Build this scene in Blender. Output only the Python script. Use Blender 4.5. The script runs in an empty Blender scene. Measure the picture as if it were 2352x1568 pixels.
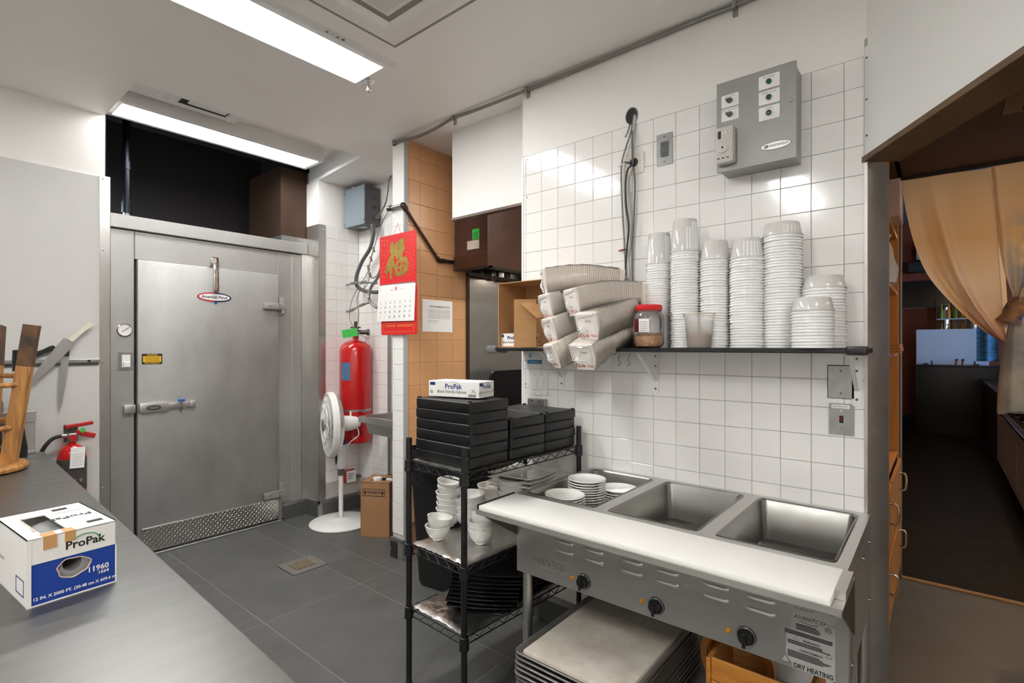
import bpy, bmesh, math, random
from mathutils import Vector, Matrix
random.seed(7)
S = bpy.context.scene
COL = S.collection
# ------------------------------------------------------------------ camera (photo frame 2352 x 1568)
FPX, U0, V0, CAMH = 1188.32, 1176.0, 795.0, 1.48
PHI = math.radians(50.43)
SN, CS = math.sin(PHI), math.cos(PHI)
cd = bpy.data.cameras.new('camera'); cam = bpy.data.objects.new('camera', cd); COL.objects.link(cam)
cd.sensor_width = 36.0; cd.lens = FPX / 2352 * 36.0
cd.shift_y = (V0 - 784.0) / 2352.0
cd.clip_start = 0.02; cd.clip_end = 100
cam.location = (0, 0, CAMH)
cam.rotation_euler = (math.pi / 2, 0, -PHI)
S.camera = cam
# ------------------------------------------------------------------ world, exposure
w = bpy.data.worlds.new('world'); S.world = w; w.use_nodes = True
w.node_tree.nodes['Background'].inputs[0].default_value = (0.62, 0.78, 1.0, 1)
w.node_tree.nodes['Background'].inputs[1].default_value = 5.0
S.view_settings.view_transform = 'Standard'
S.view_settings.look = 'None'
S.view_settings.gamma = 1.0
S.view_settings.use_curve_mapping = False
S.view_settings.exposure = 0.80
LIGHT_POWER = 26.0

def ray(u, v):
    a, b = (u - U0) / FPX, (V0 - v) / FPX
    return (SN + CS * a, CS - SN * a, b)
def onX(u, v, X):
    d = ray(u, v); t = X / d[0]; return Vector((X, d[1] * t, CAMH + d[2] * t))
def onY(u, v, Y):
    d = ray(u, v); t = Y / d[1]; return Vector((d[0] * t, Y, CAMH + d[2] * t))
def onZ(u, v, Z):
    d = ray(u, v); t = (Z - CAMH) / d[2]; return Vector((d[0] * t, d[1] * t, Z))

# ------------------------------------------------------------------ materials
def rgb(r, g, b):
    f = lambda c: (c / 255 / 12.92) if c / 255 <= 0.04045 else ((c / 255 + 0.055) / 1.055) ** 2.4
    return (f(r), f(g), f(b), 1)
MATS = {}
def mat(name, col, rough=0.5, metal=0.0, var=0.0, vscale=6.0, stretch=(1, 1, 1), bump=0.0, bscale=80.0,
        bstretch=(1, 1, 1), rvar=0.0, spec=0.5, coat=0.0, col2=None, emit=None, estr=0.0, sss=0.0):
    if name in MATS: return MATS[name]
    m = bpy.data.materials.new(name); m.use_nodes = True
    nt = m.node_tree; b = nt.nodes['Principled BSDF']
    c = rgb(*col)
    b.inputs['Base Color'].default_value = c
    b.inputs['Roughness'].default_value = rough
    b.inputs['Metallic'].default_value = metal
    b.inputs['Specular IOR Level'].default_value = spec
    b.inputs['Coat Weight'].default_value = coat
    if emit:
        b.inputs['Emission Color'].default_value = rgb(*emit); b.inputs['Emission Strength'].default_value = estr
    tc = nt.nodes.new('ShaderNodeTexCoord')
    def noise(scale, st, detail=5):
        mp = nt.nodes.new('ShaderNodeMapping'); mp.inputs['Scale'].default_value = st
        nt.links.new(tc.outputs['Object'], mp.inputs['Vector'])
        n = nt.nodes.new('ShaderNodeTexNoise'); n.inputs['Scale'].default_value = scale
        n.inputs['Detail'].default_value = detail; n.inputs['Roughness'].default_value = 0.6
        nt.links.new(mp.outputs[0], n.inputs['Vector']); return n
    if var > 0 or col2:
        n = noise(vscale, stretch)
        r = nt.nodes.new('ShaderNodeValToRGB')
        c2 = rgb(*col2) if col2 else tuple(max(0, x * (1 - var)) for x in c[:3]) + (1,)
        r.color_ramp.elements[0].position = 0.32; r.color_ramp.elements[0].color = c2
        r.color_ramp.elements[1].position = 0.68; r.color_ramp.elements[1].color = c
        nt.links.new(n.outputs['Fac'], r.inputs['Fac']); nt.links.new(r.outputs[0], b.inputs['Base Color'])
    if rvar > 0:
        n = noise(vscale * 1.7, stretch)
        mr = nt.nodes.new('ShaderNodeMapRange')
        mr.inputs['To Min'].default_value = max(0.02, rough - rvar); mr.inputs['To Max'].default_value = rough + rvar
        nt.links.new(n.outputs['Fac'], mr.inputs['Value']); nt.links.new(mr.outputs[0], b.inputs['Roughness'])
    if bump > 0:
        n = noise(bscale, bstretch, 3)
        bp = nt.nodes.new('ShaderNodeBump'); bp.inputs['Strength'].default_value = bump; bp.inputs['Distance'].default_value = 0.004
        nt.links.new(n.outputs['Fac'], bp.inputs['Height']); nt.links.new(bp.outputs[0], b.inputs['Normal'])
    MATS[name] = m; return m
def clear_mat(name, tint=(255, 255, 255), clear=0.8, rough=0.08, fog=0.0):
    """thin clear plastic: transparent, a bit of milky diffuse, fresnel gloss"""
    if name in MATS: return MATS[name]
    m = bpy.data.materials.new(name); m.use_nodes = True; nt = m.node_tree; nt.nodes.clear()
    out = nt.nodes.new('ShaderNodeOutputMaterial')
    tr = nt.nodes.new('ShaderNodeBsdfTransparent'); tr.inputs[0].default_value = rgb(*tint)
    di = nt.nodes.new('ShaderNodeBsdfDiffuse'); di.inputs[0].default_value = rgb(235, 232, 228)
    m1 = nt.nodes.new('ShaderNodeMixShader'); m1.inputs[0].default_value = 1 - clear
    nt.links.new(tr.outputs[0], m1.inputs[1]); nt.links.new(di.outputs[0], m1.inputs[2])
    gl = nt.nodes.new('ShaderNodeBsdfGlossy'); gl.inputs['Roughness'].default_value = rough
    fr = nt.nodes.new('ShaderNodeFresnel'); fr.inputs[0].default_value = 1.45
    m2 = nt.nodes.new('ShaderNodeMixShader')
    nt.links.new(fr.outputs[0], m2.inputs[0]); nt.links.new(m1.outputs[0], m2.inputs[1]); nt.links.new(gl.outputs[0], m2.inputs[2])
    nt.links.new(m2.outputs[0], out.inputs[0]); MATS[name] = m; return m
def milky_mat(name, col=(240, 240, 238), trans=0.4, rough=0.25):
    if name in MATS: return MATS[name]
    m = bpy.data.materials.new(name); m.use_nodes = True; nt = m.node_tree
    b = nt.nodes['Principled BSDF']; b.inputs['Base Color'].default_value = rgb(*col); b.inputs['Roughness'].default_value = rough
    t = nt.nodes.new('ShaderNodeBsdfTranslucent'); t.inputs[0].default_value = rgb(*col)
    mx = nt.nodes.new('ShaderNodeMixShader'); mx.inputs[0].default_value = trans
    out = nt.nodes['Material Output']
    nt.links.new(b.outputs[0], mx.inputs[1]); nt.links.new(t.outputs[0], mx.inputs[2]); nt.links.new(mx.outputs[0], out.inputs[0])
    MATS[name] = m; return m
def glow_mat(name, col, strength):
    if name in MATS: return MATS[name]
    m = bpy.data.materials.new(name); m.use_nodes = True; nt = m.node_tree; nt.nodes.clear()
    out = nt.nodes.new('ShaderNodeOutputMaterial'); e = nt.nodes.new('ShaderNodeEmission')
    e.inputs[0].default_value = rgb(*col); e.inputs[1].default_value = strength
    nt.links.new(e.outputs[0], out.inputs[0]); MATS[name] = m; return m

paint = mat('white_paint', (243, 240, 236), 0.55, bump=0.08, bscale=60, var=0.03, vscale=3)
ceilm = mat('ceiling_paint', (248, 246, 242), 0.5, bump=0.06, bscale=40, var=0.03, vscale=2)
tilem = mat('white_tile', (243, 241, 238), 0.12, var=0.02, vscale=2, bump=0.03, bscale=12, coat=0.2)
groutm = mat('grout', (206, 201, 194), 0.9, var=0.15, vscale=30)
brownt = mat('tan_tile', (210, 157, 110), 0.3, var=0.10, vscale=4, bump=0.04, bscale=20)
browng = mat('tan_grout', (150, 108, 76), 0.9)
frp = mat('frp_panel', (203, 201, 198), 0.35, bump=0.35, bscale=150)
steel = mat('stainless', (200, 198, 194), 0.30, 0.9, var=0.12, vscale=3, stretch=(1, 1, 1), rvar=0.07, bump=0.02, bscale=60)
steelh = mat('brushed_stainless', (196, 194, 190), 0.32, 0.78, var=0.05, vscale=4, stretch=(2, 0.5, 6), rvar=0.05)
steeld = mat('dark_stainless', (112, 110, 107), 0.3, 1.0, var=0.15, vscale=3, rvar=0.08)
galv = mat('galvanised', (168, 168, 166), 0.4, 0.9, var=0.15, vscale=25)
alum = mat('stucco_aluminium', (184, 183, 180), 0.40, 0.65, var=0.30, vscale=2.2, stretch=(1, 1, 0.5), bump=0.6, bscale=210)
alumf = mat('plain_aluminium', (182, 181, 178), 0.40, 0.65, var=0.12, vscale=3, bump=0.35, bscale=210)
chrome = mat('chrome', (215, 213, 210), 0.12, 1.0)
floorm = mat('grey_floor', (94, 94, 92), 0.42, var=0.22, vscale=5, rvar=0.1, bump=0.05, bscale=30)
floorg = mat('floor_joint', (146, 144, 140), 0.8)
cove = mat('grey_cove', (86, 86, 85), 0.45, var=0.12, vscale=8)
dwood = mat('dark_floor_wood', (22, 18, 16), 0.5, col2=(15, 13, 12), vscale=5, stretch=(1, 9, 1), spec=0.12)
scratch = mat('floor_scratch', (104, 72, 44), 0.6)
black = mat('black_plastic', (24, 24, 25), 0.42, var=0.15, vscale=9)
blackg = mat('black_gloss', (14, 14, 15), 0.2)
blackp = mat('black_powder_coat', (20, 20, 21), 0.38)
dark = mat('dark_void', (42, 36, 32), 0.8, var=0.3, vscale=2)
bronze = mat('greasy_brown', (88, 56, 38), 0.35, 0.35, var=0.35, vscale=5)
maroon = mat('greasy_maroon', (92, 62, 56), 0.35, 0.4, var=0.25, vscale=6)
red = mat('red_enamel', (196, 20, 24), 0.2, coat=0.4, var=0.08, vscale=8)
redp = mat('red_print', (214, 30, 34), 0.45)
redm = mat('red_dull', (178, 34, 34), 0.4)
white = mat('white_plastic', (236, 235, 232), 0.35)
china = mat('white_china', (238, 236, 231), 0.12, coat=0.3)
cutw = mat('white_polyethylene', (238, 236, 231), 0.4, var=0.02, vscale=6)
cutd = mat('used_polyethylene', (226, 219, 208), 0.5, col2=(196, 184, 168), vscale=7)
card = mat('cardboard', (186, 140, 92), 0.8, var=0.12, vscale=12, stretch=(1, 1, 6))
cardd = mat('kraft_cardboard', (168, 124, 86), 0.8, var=0.10, vscale=9)
paper = mat('paper', (240, 238, 234), 0.7)
ink = mat('ink_black', (26, 26, 28), 0.6)
inkg = mat('ink_grey', (120, 118, 116), 0.7)
navy = mat('ink_navy', (26, 54, 116), 0.5)
blue = mat('ink_blue', (22, 62, 150), 0.45)
green = mat('green_card', (60, 190, 76), 0.6)
gold = mat('gold_foil', (206, 170, 84), 0.3, 0.8, var=0.3, vscale=30)
goldp = mat('gold_print', (228, 150, 70), 0.5)
greybl = mat('blue_grey_enamel', (128, 140, 146), 0.45, 0.0, var=0.05, vscale=5)
greyd = mat('grey_enamel', (92, 94, 96), 0.45)
rubber = mat('grey_rubber', (88, 90, 92), 0.5)
foil = mat('foil', (202, 200, 196), 0.28, 1.0, bump=0.9, bscale=26)
tape = mat('duct_tape', (150, 150, 150), 0.25, 0.7, bump=0.6, bscale=60)
blackt = mat('black_tape', (30, 30, 31), 0.3, bump=0.4, bscale=60)
bamboo = mat('bamboo', (206, 140, 62), 0.4, col2=(178, 112, 44), vscale=5, stretch=(8, 1, 8))
wood = mat('worn_wood', (196, 140, 72), 0.5, col2=(120, 76, 36), vscale=7, stretch=(5, 5, 0.6))
woodk = mat('charred_wood', (40, 31, 26), 0.55, col2=(112, 74, 42), vscale=9)
amber = mat('amber_wood', (214, 142, 62), 0.45, var=0.15, vscale=4, stretch=(6, 6, 0.6))
tanw = mat('tan_wall', (172, 132, 96), 0.6, var=0.06, vscale=3)
brownc = mat('brown_ceiling', (84, 62, 46), 0.8, bump=0.1, bscale=90)
orangew = mat('rust_wall', (122, 52, 22), 0.6, var=0.1, vscale=2)
cookw = mat('cookline_wall', (120, 112, 104), 0.6)

# ------------------------------------------------------------------ mesh builder
class MB:
    def __init__(s): s.v = []; s.f = []
    def add(s, vs, fs):
        o = len(s.v); s.v += [tuple(p) for p in vs]; s.f += [tuple(i + o for i in f) for f in fs]; return s
    def box(s, x0, x1, y0, y1, z0, z1):
        vs = [(x, y, z) for z in (z0, z1) for y in (y0, y1) for x in (x0, x1)]
        return s.add(vs, [(0, 2, 3, 1), (4, 5, 7, 6), (0, 1, 5, 4), (2, 6, 7, 3), (0, 4, 6, 2), (1, 3, 7, 5)])
    def bbox(s, x0, x1, y0, y1, z0, z1, b=0.004, seg=1, M=None):
        bm = bmesh.new(); bmesh.ops.create_cube(bm, size=1)
        for v in bm.verts:
            v.co = Vector(((x0 + x1) / 2 + v.co.x * (x1 - x0), (y0 + y1) / 2 + v.co.y * (y1 - y0), (z0 + z1) / 2 + v.co.z * (z1 - z0)))
        bmesh.ops.bevel(bm, geom=bm.edges[:], offset=b, segments=seg, profile=0.5, affect='EDGES')
        s.addbm(bm, M); return s
    def addbm(s, bm, M=None):
        bm.verts.index_update()
        s.add([(M @ v.co if M else v.co) for v in bm.verts], [[v.index for v in f.verts] for f in bm.faces]); bm.free()
    def obox(s, c, size, M):
        """oriented box: centre, size, 3x3 rotation"""
        vs = []
        for k in (-.5, .5):
            for j in (-.5, .5):
                for i in (-.5, .5): vs.append(Vector(c) + M @ Vector((i * size[0], j * size[1], k * size[2])))
        return s.add(vs, [(0, 2, 3, 1), (4, 5, 7, 6), (0, 1, 5, 4), (2, 6, 7, 3), (0, 4, 6, 2), (1, 3, 7, 5)])
    def cyl(s, p0, p1, r, r1=None, n=16, caps=True):
        r1 = r if r1 is None else r1
        p0, p1 = Vector(p0), Vector(p1); d = (p1 - p0).normalized()
        a = d.orthogonal().normalized(); b = d.cross(a)
        vs = []
        for p, q in ((p0, r), (p1, r1)):
            for i in range(n):
                t = 2 * math.pi * i / n; vs.append(p + (a * math.cos(t) + b * math.sin(t)) * q)
        fs = [(i, (i + 1) % n, n + (i + 1) % n, n + i) for i in range(n)]
        if caps: fs += [tuple(range(n - 1, -1, -1)), tuple(range(n, 2 * n))]
        return s.add(vs, fs)
    def tube(s, pts, r, n=8, closed=False, caps=True):
        pts = [Vector(p) for p in pts]; m = len(pts); rs = r if isinstance(r, (list, tuple)) else [r] * m
        a = None; vs = []
        for i, p in enumerate(pts):
            if closed: d = pts[(i + 1) % m] - pts[i - 1]
            else: d = pts[min(i + 1, m - 1)] - pts[max(i - 1, 0)]
            d.normalize()
            if a is None: a = d.orthogonal().normalized()
            else:
                a = a - d * a.dot(d)
                a = a.normalized() if a.length > 1e-6 else d.orthogonal().normalized()
            b = d.cross(a)
            for k in range(n):
                t = 2 * math.pi * k / n; vs.append(p + (a * math.cos(t) + b * math.sin(t)) * rs[i])
        fs = []
        for i in range(m if closed else m - 1):
            j = (i + 1) % m
            for k in range(n):
                fs.append((i * n + k, i * n + (k + 1) % n, j * n + (k + 1) % n, j * n + k))
        if caps and not closed: fs += [tuple(range(n - 1, -1, -1)), tuple(range((m - 1) * n, m * n))]
        return s.add(vs, fs)
    def lathe(s, prof, n=24, M=None):
        vs = []; fs = []
        for r, z in prof:
            for k in range(n):
                t = 2 * math.pi * k / n; p = Vector((r * math.cos(t), r * math.sin(t), z)); vs.append(M @ p if M else p)
        for i in range(len(prof) - 1):
            for k in range(n):
                fs.append((i * n + k, i * n + (k + 1) % n, (i + 1) * n + (k + 1) % n, (i + 1) * n + k))
        if prof[0][0] > 1e-4 and False: pass
        return s.add(vs, fs)
    def prism(s, poly, h0, h1, fr):
        """poly in (a,b); fr(a,b,h) -> xyz"""
        n = len(poly)
        vs = [fr(a, b, h0) for a, b in poly] + [fr(a, b, h1) for a, b in poly]
        fs = [tuple(range(n - 1, -1, -1)), tuple(range(n, 2 * n))] + [(i, (i + 1) % n, n + (i + 1) % n, n + i) for i in range(n)]
        return s.add(vs, fs)
    def grid(s, P, nu, nv, thick=None):
        vs = [P(i / (nu - 1), j / (nv - 1)) for j in range(nv) for i in range(nu)]
        fs = [(j * nu + i, j * nu + i + 1, (j + 1) * nu + i + 1, (j + 1) * nu + i) for j in range(nv - 1) for i in range(nu - 1)]
        return s.add(vs, fs)
    def mesh(s, name, m=None, smooth=35):
        me = bpy.data.meshes.new(name); me.from_pydata(s.v, [], s.f); me.validate(); me.update()
        bm = bmesh.new(); bm.from_mesh(me); bmesh.ops.recalc_face_normals(bm, faces=bm.faces); bm.to_mesh(me); bm.free()
        if smooth:
            me.shade_smooth(); me.set_sharp_from_angle(angle=math.radians(smooth))
        if m: me.materials.append(m)
        return me
    def build(s, name, m, parent=None, smooth=35, loc=None):
        o = bpy.data.objects.new(name, s.mesh(name, m, smooth)); COL.objects.link(o)
        if parent: o.parent = parent
        if loc: o.location = loc
        return o
def tag(o, label, cat, group=None):
    o['label'] = label; o['category'] = cat
    if group: o['group'] = group
    return o
def thing(name, label, cat, loc=(0, 0, 0), rz=0, group=None):
    o = bpy.data.objects.new(name, None); COL.objects.link(o); o.empty_display_size = 0.05
    o.location = loc; o.rotation_euler = (0, 0, rz); return tag(o, label, cat, group)
def struct(o): o['kind'] = 'structure'; return o
def inst(name, me, parent=None, loc=(0, 0, 0), rot=None):
    o = bpy.data.objects.new(name, me); COL.objects.link(o); o.location = loc
    if rot: o.rotation_euler = rot
    if parent: o.parent = parent
    return o
def B(x0, x1, y0, y1, z0, z1): return MB().box(x0, x1, y0, y1, z0, z1)
def BB(x0, x1, y0, y1, z0, z1, b=0.004, seg=1): return MB().bbox(x0, x1, y0, y1, z0, z1, b, seg)
# smooth curve through points
def spline(pts, n=8):
    pts = [Vector(p) for p in pts]; out = []
    for i in range(len(pts) - 1):
        p0 = pts[max(i - 1, 0)]; p1 = pts[i]; p2 = pts[i + 1]; p3 = pts[min(i + 2, len(pts) - 1)]
        for k in range(n):
            t = k / n
            out.append(0.5 * ((2 * p1) + (p2 - p0) * t + (2 * p0 - 5 * p1 + 4 * p2 - p3) * t * t + (3 * p1 - p0 - 3 * p2 + p3) * t ** 3))
    out.append(pts[-1]); return out
def rrect(a0, a1, b0, b1, r, n=4):
    out = []
    for cx, cy, t0 in ((a1 - r, b1 - r, 0), (a0 + r, b1 - r, 90), (a0 + r, b0 + r, 180), (a1 - r, b0 + r, 270)):
        for k in range(n + 1):
            t = math.radians(t0 + 90 * k / n); out.append((cx + r * math.cos(t), cy + r * math.sin(t)))
    return out
def ell(ca, cb, ra, rb, n=28): return [(ca + ra * math.cos(2 * math.pi * k / n), cb + rb * math.sin(2 * math.pi * k / n)) for k in range(n)]
# frames: wall facing -X (a runs to the viewer's right = -Y), wall facing -Y (a = +X), table top
def frX(X, Y, Z): return lambda a, b, h: (X - h, Y - a, Z + b)
def frY(X, Y, Z): return lambda a, b, h: (X + a, Y - h, Z + b)
def frZ(X, Y, Z): return lambda a, b, h: (X + a, Y + b, Z + h)
# ------------------------------------------------------------------ lettering (built in one batch at the end)
TEXTS = []
def text(s, size, m, parent, fr, a, b, h=0.0006, align='CENTER', name='lettering', wx=1.0, rot=0.0, bold=0.0, shear=0.0, label=None):
    TEXTS.append((s, size, m, parent, fr, a, b, h, align, name, wx, rot, bold, shear, label))
def flush_texts():
    obs = []
    for t in TEXTS:
        c = bpy.data.curves.new(t[9], 'FONT'); c.body = t[0]; c.size = t[1]; c.align_x = t[8]; c.align_y = 'CENTER'
        c.resolution_u = 2; c.offset = t[12]; c.shear = t[13]
        o = bpy.data.objects.new(t[9] + '_src', c); COL.objects.link(o); obs.append(o)
    bpy.context.view_layer.update()
    dg = bpy.context.evaluated_depsgraph_get()
    mes = [bpy.data.meshes.new_from_object(o.evaluated_get(dg)) for o in obs]
    for t, me in zip(TEXTS, mes):
        me.name = t[9]
        s, size, m, parent, fr, a, b, h, al, name, wx, rot, bold, shear, label = t
        cr, sr = math.cos(rot), math.sin(rot)
        for v in me.vertices:
            x, y = v.co.x * wx, v.co.y
            v.co = fr(a + x * cr - y * sr, b + x * sr + y * cr, h)
        me.materials.clear(); me.materials.append(m); me.update()
        n = bpy.data.objects.new(name, me); COL.objects.link(n)
        if parent: n.parent = parent
        if label: n['label'] = label
    for o in obs: bpy.data.objects.remove(o)
# ================================================================== THE SETTING
CZ = 2.92                                   # ceiling height
# --- floor
fl = struct(B(-2.2, 4.14, -2.6, 4.45, -0.1, -0.0007).build('floor', floorg))
xl = [-2.2, -1.66, -1.07, -0.48, 0.11, 0.70, 1.29, 1.885, 2.13, 2.72, 3.31, 4.14]
yl = [-2.6, -2.03, -0.82, 0.39, 1.58, 2.785, 3.99, 4.45]
cache = {}
def floor_tile(w_, h_):
    k = (round(w_, 4), round(h_, 4))
    if k not in cache:
        g = 0.0018; cache[k] = MB().box(-w_ / 2 + g, w_ / 2 - g, -h_ / 2 + g, h_ / 2 - g, -0.005, 0).mesh('floor_tile', floorm, None)
    return cache[k]
for i in range(len(xl) - 1):
    for j in range(len(yl) - 1):
        inst('floor_tile', floor_tile(xl[i + 1] - xl[i], yl[j + 1] - yl[j]), fl, ((xl[i] + xl[i + 1]) / 2, (yl[j] + yl[j + 1]) / 2, 0))
# --- ceiling with the raised pocket over the cooler
c = MB()
c.box(-2.2, 0.87, -2.6, 4.15, CZ, CZ + 0.14); c.box(0.87, 2.302, -2.6, 3.39, CZ, CZ + 0.14)
c.prism([(2.302, -2.6), (4.2, -2.6), (4.2, 4.3), (2.387, 4.3), (2.387, 4.147), (2.302, 3.39)], CZ, CZ + 0.14, frZ(0, 0, 0))
c.box(0.8, 2.42, 3.3, 4.12, 3.061, 3.12)
struct(c.build('ceiling', ceilm))
# --- tiles
TS = 0.1077
def tile_mesh(key, w_, h_, d, m, axis, gap=0.0008):
    k = (key, round(w_, 4), round(h_, 4), axis)
    if k not in cache:
        a, b = w_ / 2 - gap, h_ / 2 - gap; e = 0.0016
        fr = frX(0, 0, 0) if axis == 'X' else frY(0, 0, 0)
        vs = [fr(x, y, 0) for x, y in ((-a, -b), (a, -b), (a, b), (-a, b))]
        vs += [fr(x, y, d - e * 0.6) for x, y in ((-a, -b), (a, -b), (a, b), (-a, b))]
        vs += [fr(x, y, d) for x, y in ((-a + e, -b + e), (a - e, -b + e), (a - e, b - e), (-a + e, b - e))]
        fs = [(8, 9, 10, 11)]
        for i in range(4):
            j = (i + 1) % 4; fs += [(i, j, 4 + j, 4 + i), (4 + i, 4 + j, 8 + j, 8 + i)]
        cache[k] = MB().add(vs, fs).mesh('tile', m, None)
    return cache[k]
def tiles(parent, axis, plane, cols, rows, m, key, d=0.006, skip=None):
    """cols: positions along the wall in viewer order, rows: z lines"""
    for i in range(len(cols) - 1):
        for j in range(len(rows) - 1):
            a0, a1, z0, z1 = cols[i], cols[i + 1], rows[j], rows[j + 1]
            if skip and skip((a0 + a1) / 2, (z0 + z1) / 2): continue
            me = tile_mesh(key, abs(a1 - a0), abs(z1 - z0), d, m, axis)
            am, zm = (a0 + a1) / 2, (z0 + z1) / 2; t = random.uniform(-0.0004, 0.0004)
            inst('tile', me, parent, (plane + t, am, zm) if axis == 'X' else (am, plane + t, zm))
# --- wall_right: white tiled wall with the shelf
WX = 2.28
ZR = 2.54
wr = MB()
fr = frZ(0, 0, 0)
wr.prism([(WX + .006, 1.800), (WX + .006, 0.212), (2.43, 0.160), (2.43, 1.800)], 0, CZ, fr)
wr = struct(wr.build('wall_right', groutm))
up = MB().prism([(WX - .001, 1.806), (WX - .001, 0.206), (2.30, 0.20), (2.30, 1.806)], ZR, CZ, fr).build('painted_band', paint, wr)
lo = MB().prism([(WX + .002, 1.800), (WX + .002, 0.21), (2.30, 0.21), (2.30, 1.800)], 0, ZR - TS * 17, fr).build('painted_band', paint, wr)
B(WX - .003, 2.44, 1.798, 1.812, 0.0, ZR - 0.005).build('corner_trim', white, wr)
cols = [1.800, 1.783] + [1.783 - TS * k for k in range(1, 15)] + [0.208]
rows = [ZR - TS * k for k in range(0, 18)]
tiles(wr, 'X', WX + .006, cols, rows, tilem, 'w')
for (yy, zz) in ((1.775, 2.52), (1.775, 2.31), (1.785, 1.40), (1.785, 1.27), (1.785, 1.16)):
    MB().cyl((WX - .002, yy, zz), (WX + .004, yy, zz), 0.003, n=8).build('screw', ink, wr)
# stainless end post
tp = MB().prism([(WX - .004, 0.212), (WX - .004, 0.202), (2.425, 0.148), (2.442, 0.152), (2.447, 0.168), (2.447, 0.6), (2.432, 0.6), (2.432, 0.168)], 0, 2.17, fr)
struct(tp.build('trim_1', mat('post_steel', (206, 204, 200), .34, .75, var=.25, vscale=3, stretch=(1, 1, 2.2))))
# --- painted wall left of the cooler
WY = 4.02
wl = struct(B(-2.2, 0.872, WY, 4.5, 0, CZ).build('wall_left', paint))
BB(-2.2, 0.845, WY - .006, WY + .002, 0.1, 2.535, .002).build('wall_panel', frp, wl)
g = MB(); g.box(0.843, 0.8985, WY - .0085, WY - .0065, 0.1, 2.54); g.box(0.8965, 0.8985, WY - .0085, 4.33, 0.1, 2.54)
gd = g.build('corner_guard', steel, wl)
for zz in (2.52, 2.08, 1.75, 1.38, 1.05, 0.6):
    MB().lathe([(0, .004), (.005, .003), (.007, 0)], 10, Matrix.Translation((0.858, WY - .0085, zz)) @ Matrix.Rotation(math.pi / 2, 4, 'X')).build('screw', chrome, gd)
# --- wall between cooler and alcove, alcove walls
wb = MB(); wb.box(2.398, 2.79, 4.153, 4.5, 0, CZ + .1); wb = struct(wb.build('wall_back', groutm))
B(2.39, 2.80, 4.1475, 4.16, 2.54, CZ).build('painted_band', paint, wb)
B(2.3895, 2.42, 4.161, 4.5, 2.541, 2.92).build('painted_band', paint, wb)
cols = [2.452, 2.56, 2.668, 2.776, 2.79]
rows = [2.54 - TS * k for k in range(0, 22)]
tiles(wb, 'Y', 4.153, cols, rows, tilem, 'w')
g = MB(); g.box(2.388, 2.452, 4.1435, 4.1455, 0.13, 2.54); g.box(2.386, 2.389, 4.1435, 4.34, 0.13, 2.54); g.box(2.333, 2.388, 4.334, 4.338, 0.13, 2.40)
g = g.build('corner_guard', steel, wb)
for xx, yy in ((2.44, 4.1435),):
    for zz in (2.5, 1.9, 1.3, .6): MB().lathe([(0, .004), (.004, .003), (.006, 0)], 8, Matrix.Translation((xx, yy, zz)) @ Matrix.Rotation(math.pi / 2, 4, 'X')).build('screw', chrome, g)
ws = MB(); ws.box(2.796, 2.95, 2.98, 4.3, 0, CZ); ws = struct(ws.build('wall_side', groutm))
B(2.7895, 2.80, 2.98, 4.15, 2.54, CZ).build('painted_band', paint, ws)
cols = [4.147 - TS * k for k in range(0, 8)]
tiles(ws, 'X', 2.796, cols, [2.54 - TS * k for k in range(0, 22)], tilem, 'w')
# stub wall with tan tiles
st = MB(); st.box(WX + .012, 4.14, 2.861, 2.98, 0, CZ); st = struct(st.build('wall_stub', browng))
B(WX + .004, 2.32, 2.858, 2.983, 2.43, CZ).build('painted_band', paint, st)
B(WX + .006, 2.32, 2.862, 2.981, 0.0, 2.43).build('grout_bed', groutm, st)
tiles(st, 'X', WX + .006, [2.981, 2.962, 2.862], [2.43 - TS * k for k in range(0, 22)], tilem, 'w')
BT = 0.1605
tiles(st, 'Y', 2.861, [2.312, 2.427, 2.587, 2.748, 2.892], [2.92, 2.808] + [2.808 - BT * k for k in range(1, 17)], brownt, 'b')
B(WX + .002, 2.313, 2.849, 2.8585, 0.12, CZ).build('corner_trim', mat('trim_grey', (168, 166, 162), .5), st)
# stainless sheets behind the cooking line
sh = B(2.905, 4.13, 2.846, 2.861, 1.0, 2.02).build('steel_sheet', steel, st)
B(2.905, 4.13, 2.850, 2.861, 2.035, 2.9).build('steel_sheet', steel, st)
B(2.888, 2.914, 2.838, 2.861, 0.9, 2.16).build('sheet_trim', mat('bronze_trim', (74, 58, 46), 0.4, 0.6), st)
B(2.914, 4.13, 2.840, 2.852, 2.018, 2.037).build('sheet_trim', mat('bronze_trim', (74, 58, 46), 0.4, 0.6), st)
# coving
def coving(name, x0, x1, y0, y1, strip=True):
    o = struct(B(x0, x1, y0, y1, 0, 0.115).build(name, cove))
    if strip: B(x0 - .002, x1 + .002, y0 - .002, y1 + .002, 0.115, 0.14).build('top_strip', galv, o)
    return o
coving('baseboard_back', 2.372, 2.79, 4.128, 4.146)
coving('baseboard_jamb', 2.370, 2.386, 4.128, 4.33)
coving('baseboard_cooler', 2.16, 2.37, 4.312, 4.33)
coving('baseboard_side', 2.772, 2.79, 3.0, 4.128)
bs = coving('baseboard_stub', WX - .014, WX + .006, 2.85, 2.985)
B(WX - .016, WX - .013, 2.90, 2.984, 0, 0.116).build('guard_plate', steeld, bs)
B(WX - .016, 2.30, 2.846, 2.90, 0, 0.116).build('guard_plate', steel, bs)
for yy, zz in ((2.87, .02), (2.87, .10), (2.97, .06)):
    MB().cyl((WX - .019, yy, zz), (WX - .013, yy, zz), .004, n=8).build('screw', chrome, bs)
coving('baseboard_right', WX - .012, WX + .001, 0.22, 1.8)
B(2.386 - .016, 2.41, 4.124, 4.13, 0, .115).build('corner_plate', galv, None)
bpy.data.objects['corner_plate'].parent = bpy.data.objects['baseboard_back']
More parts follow.
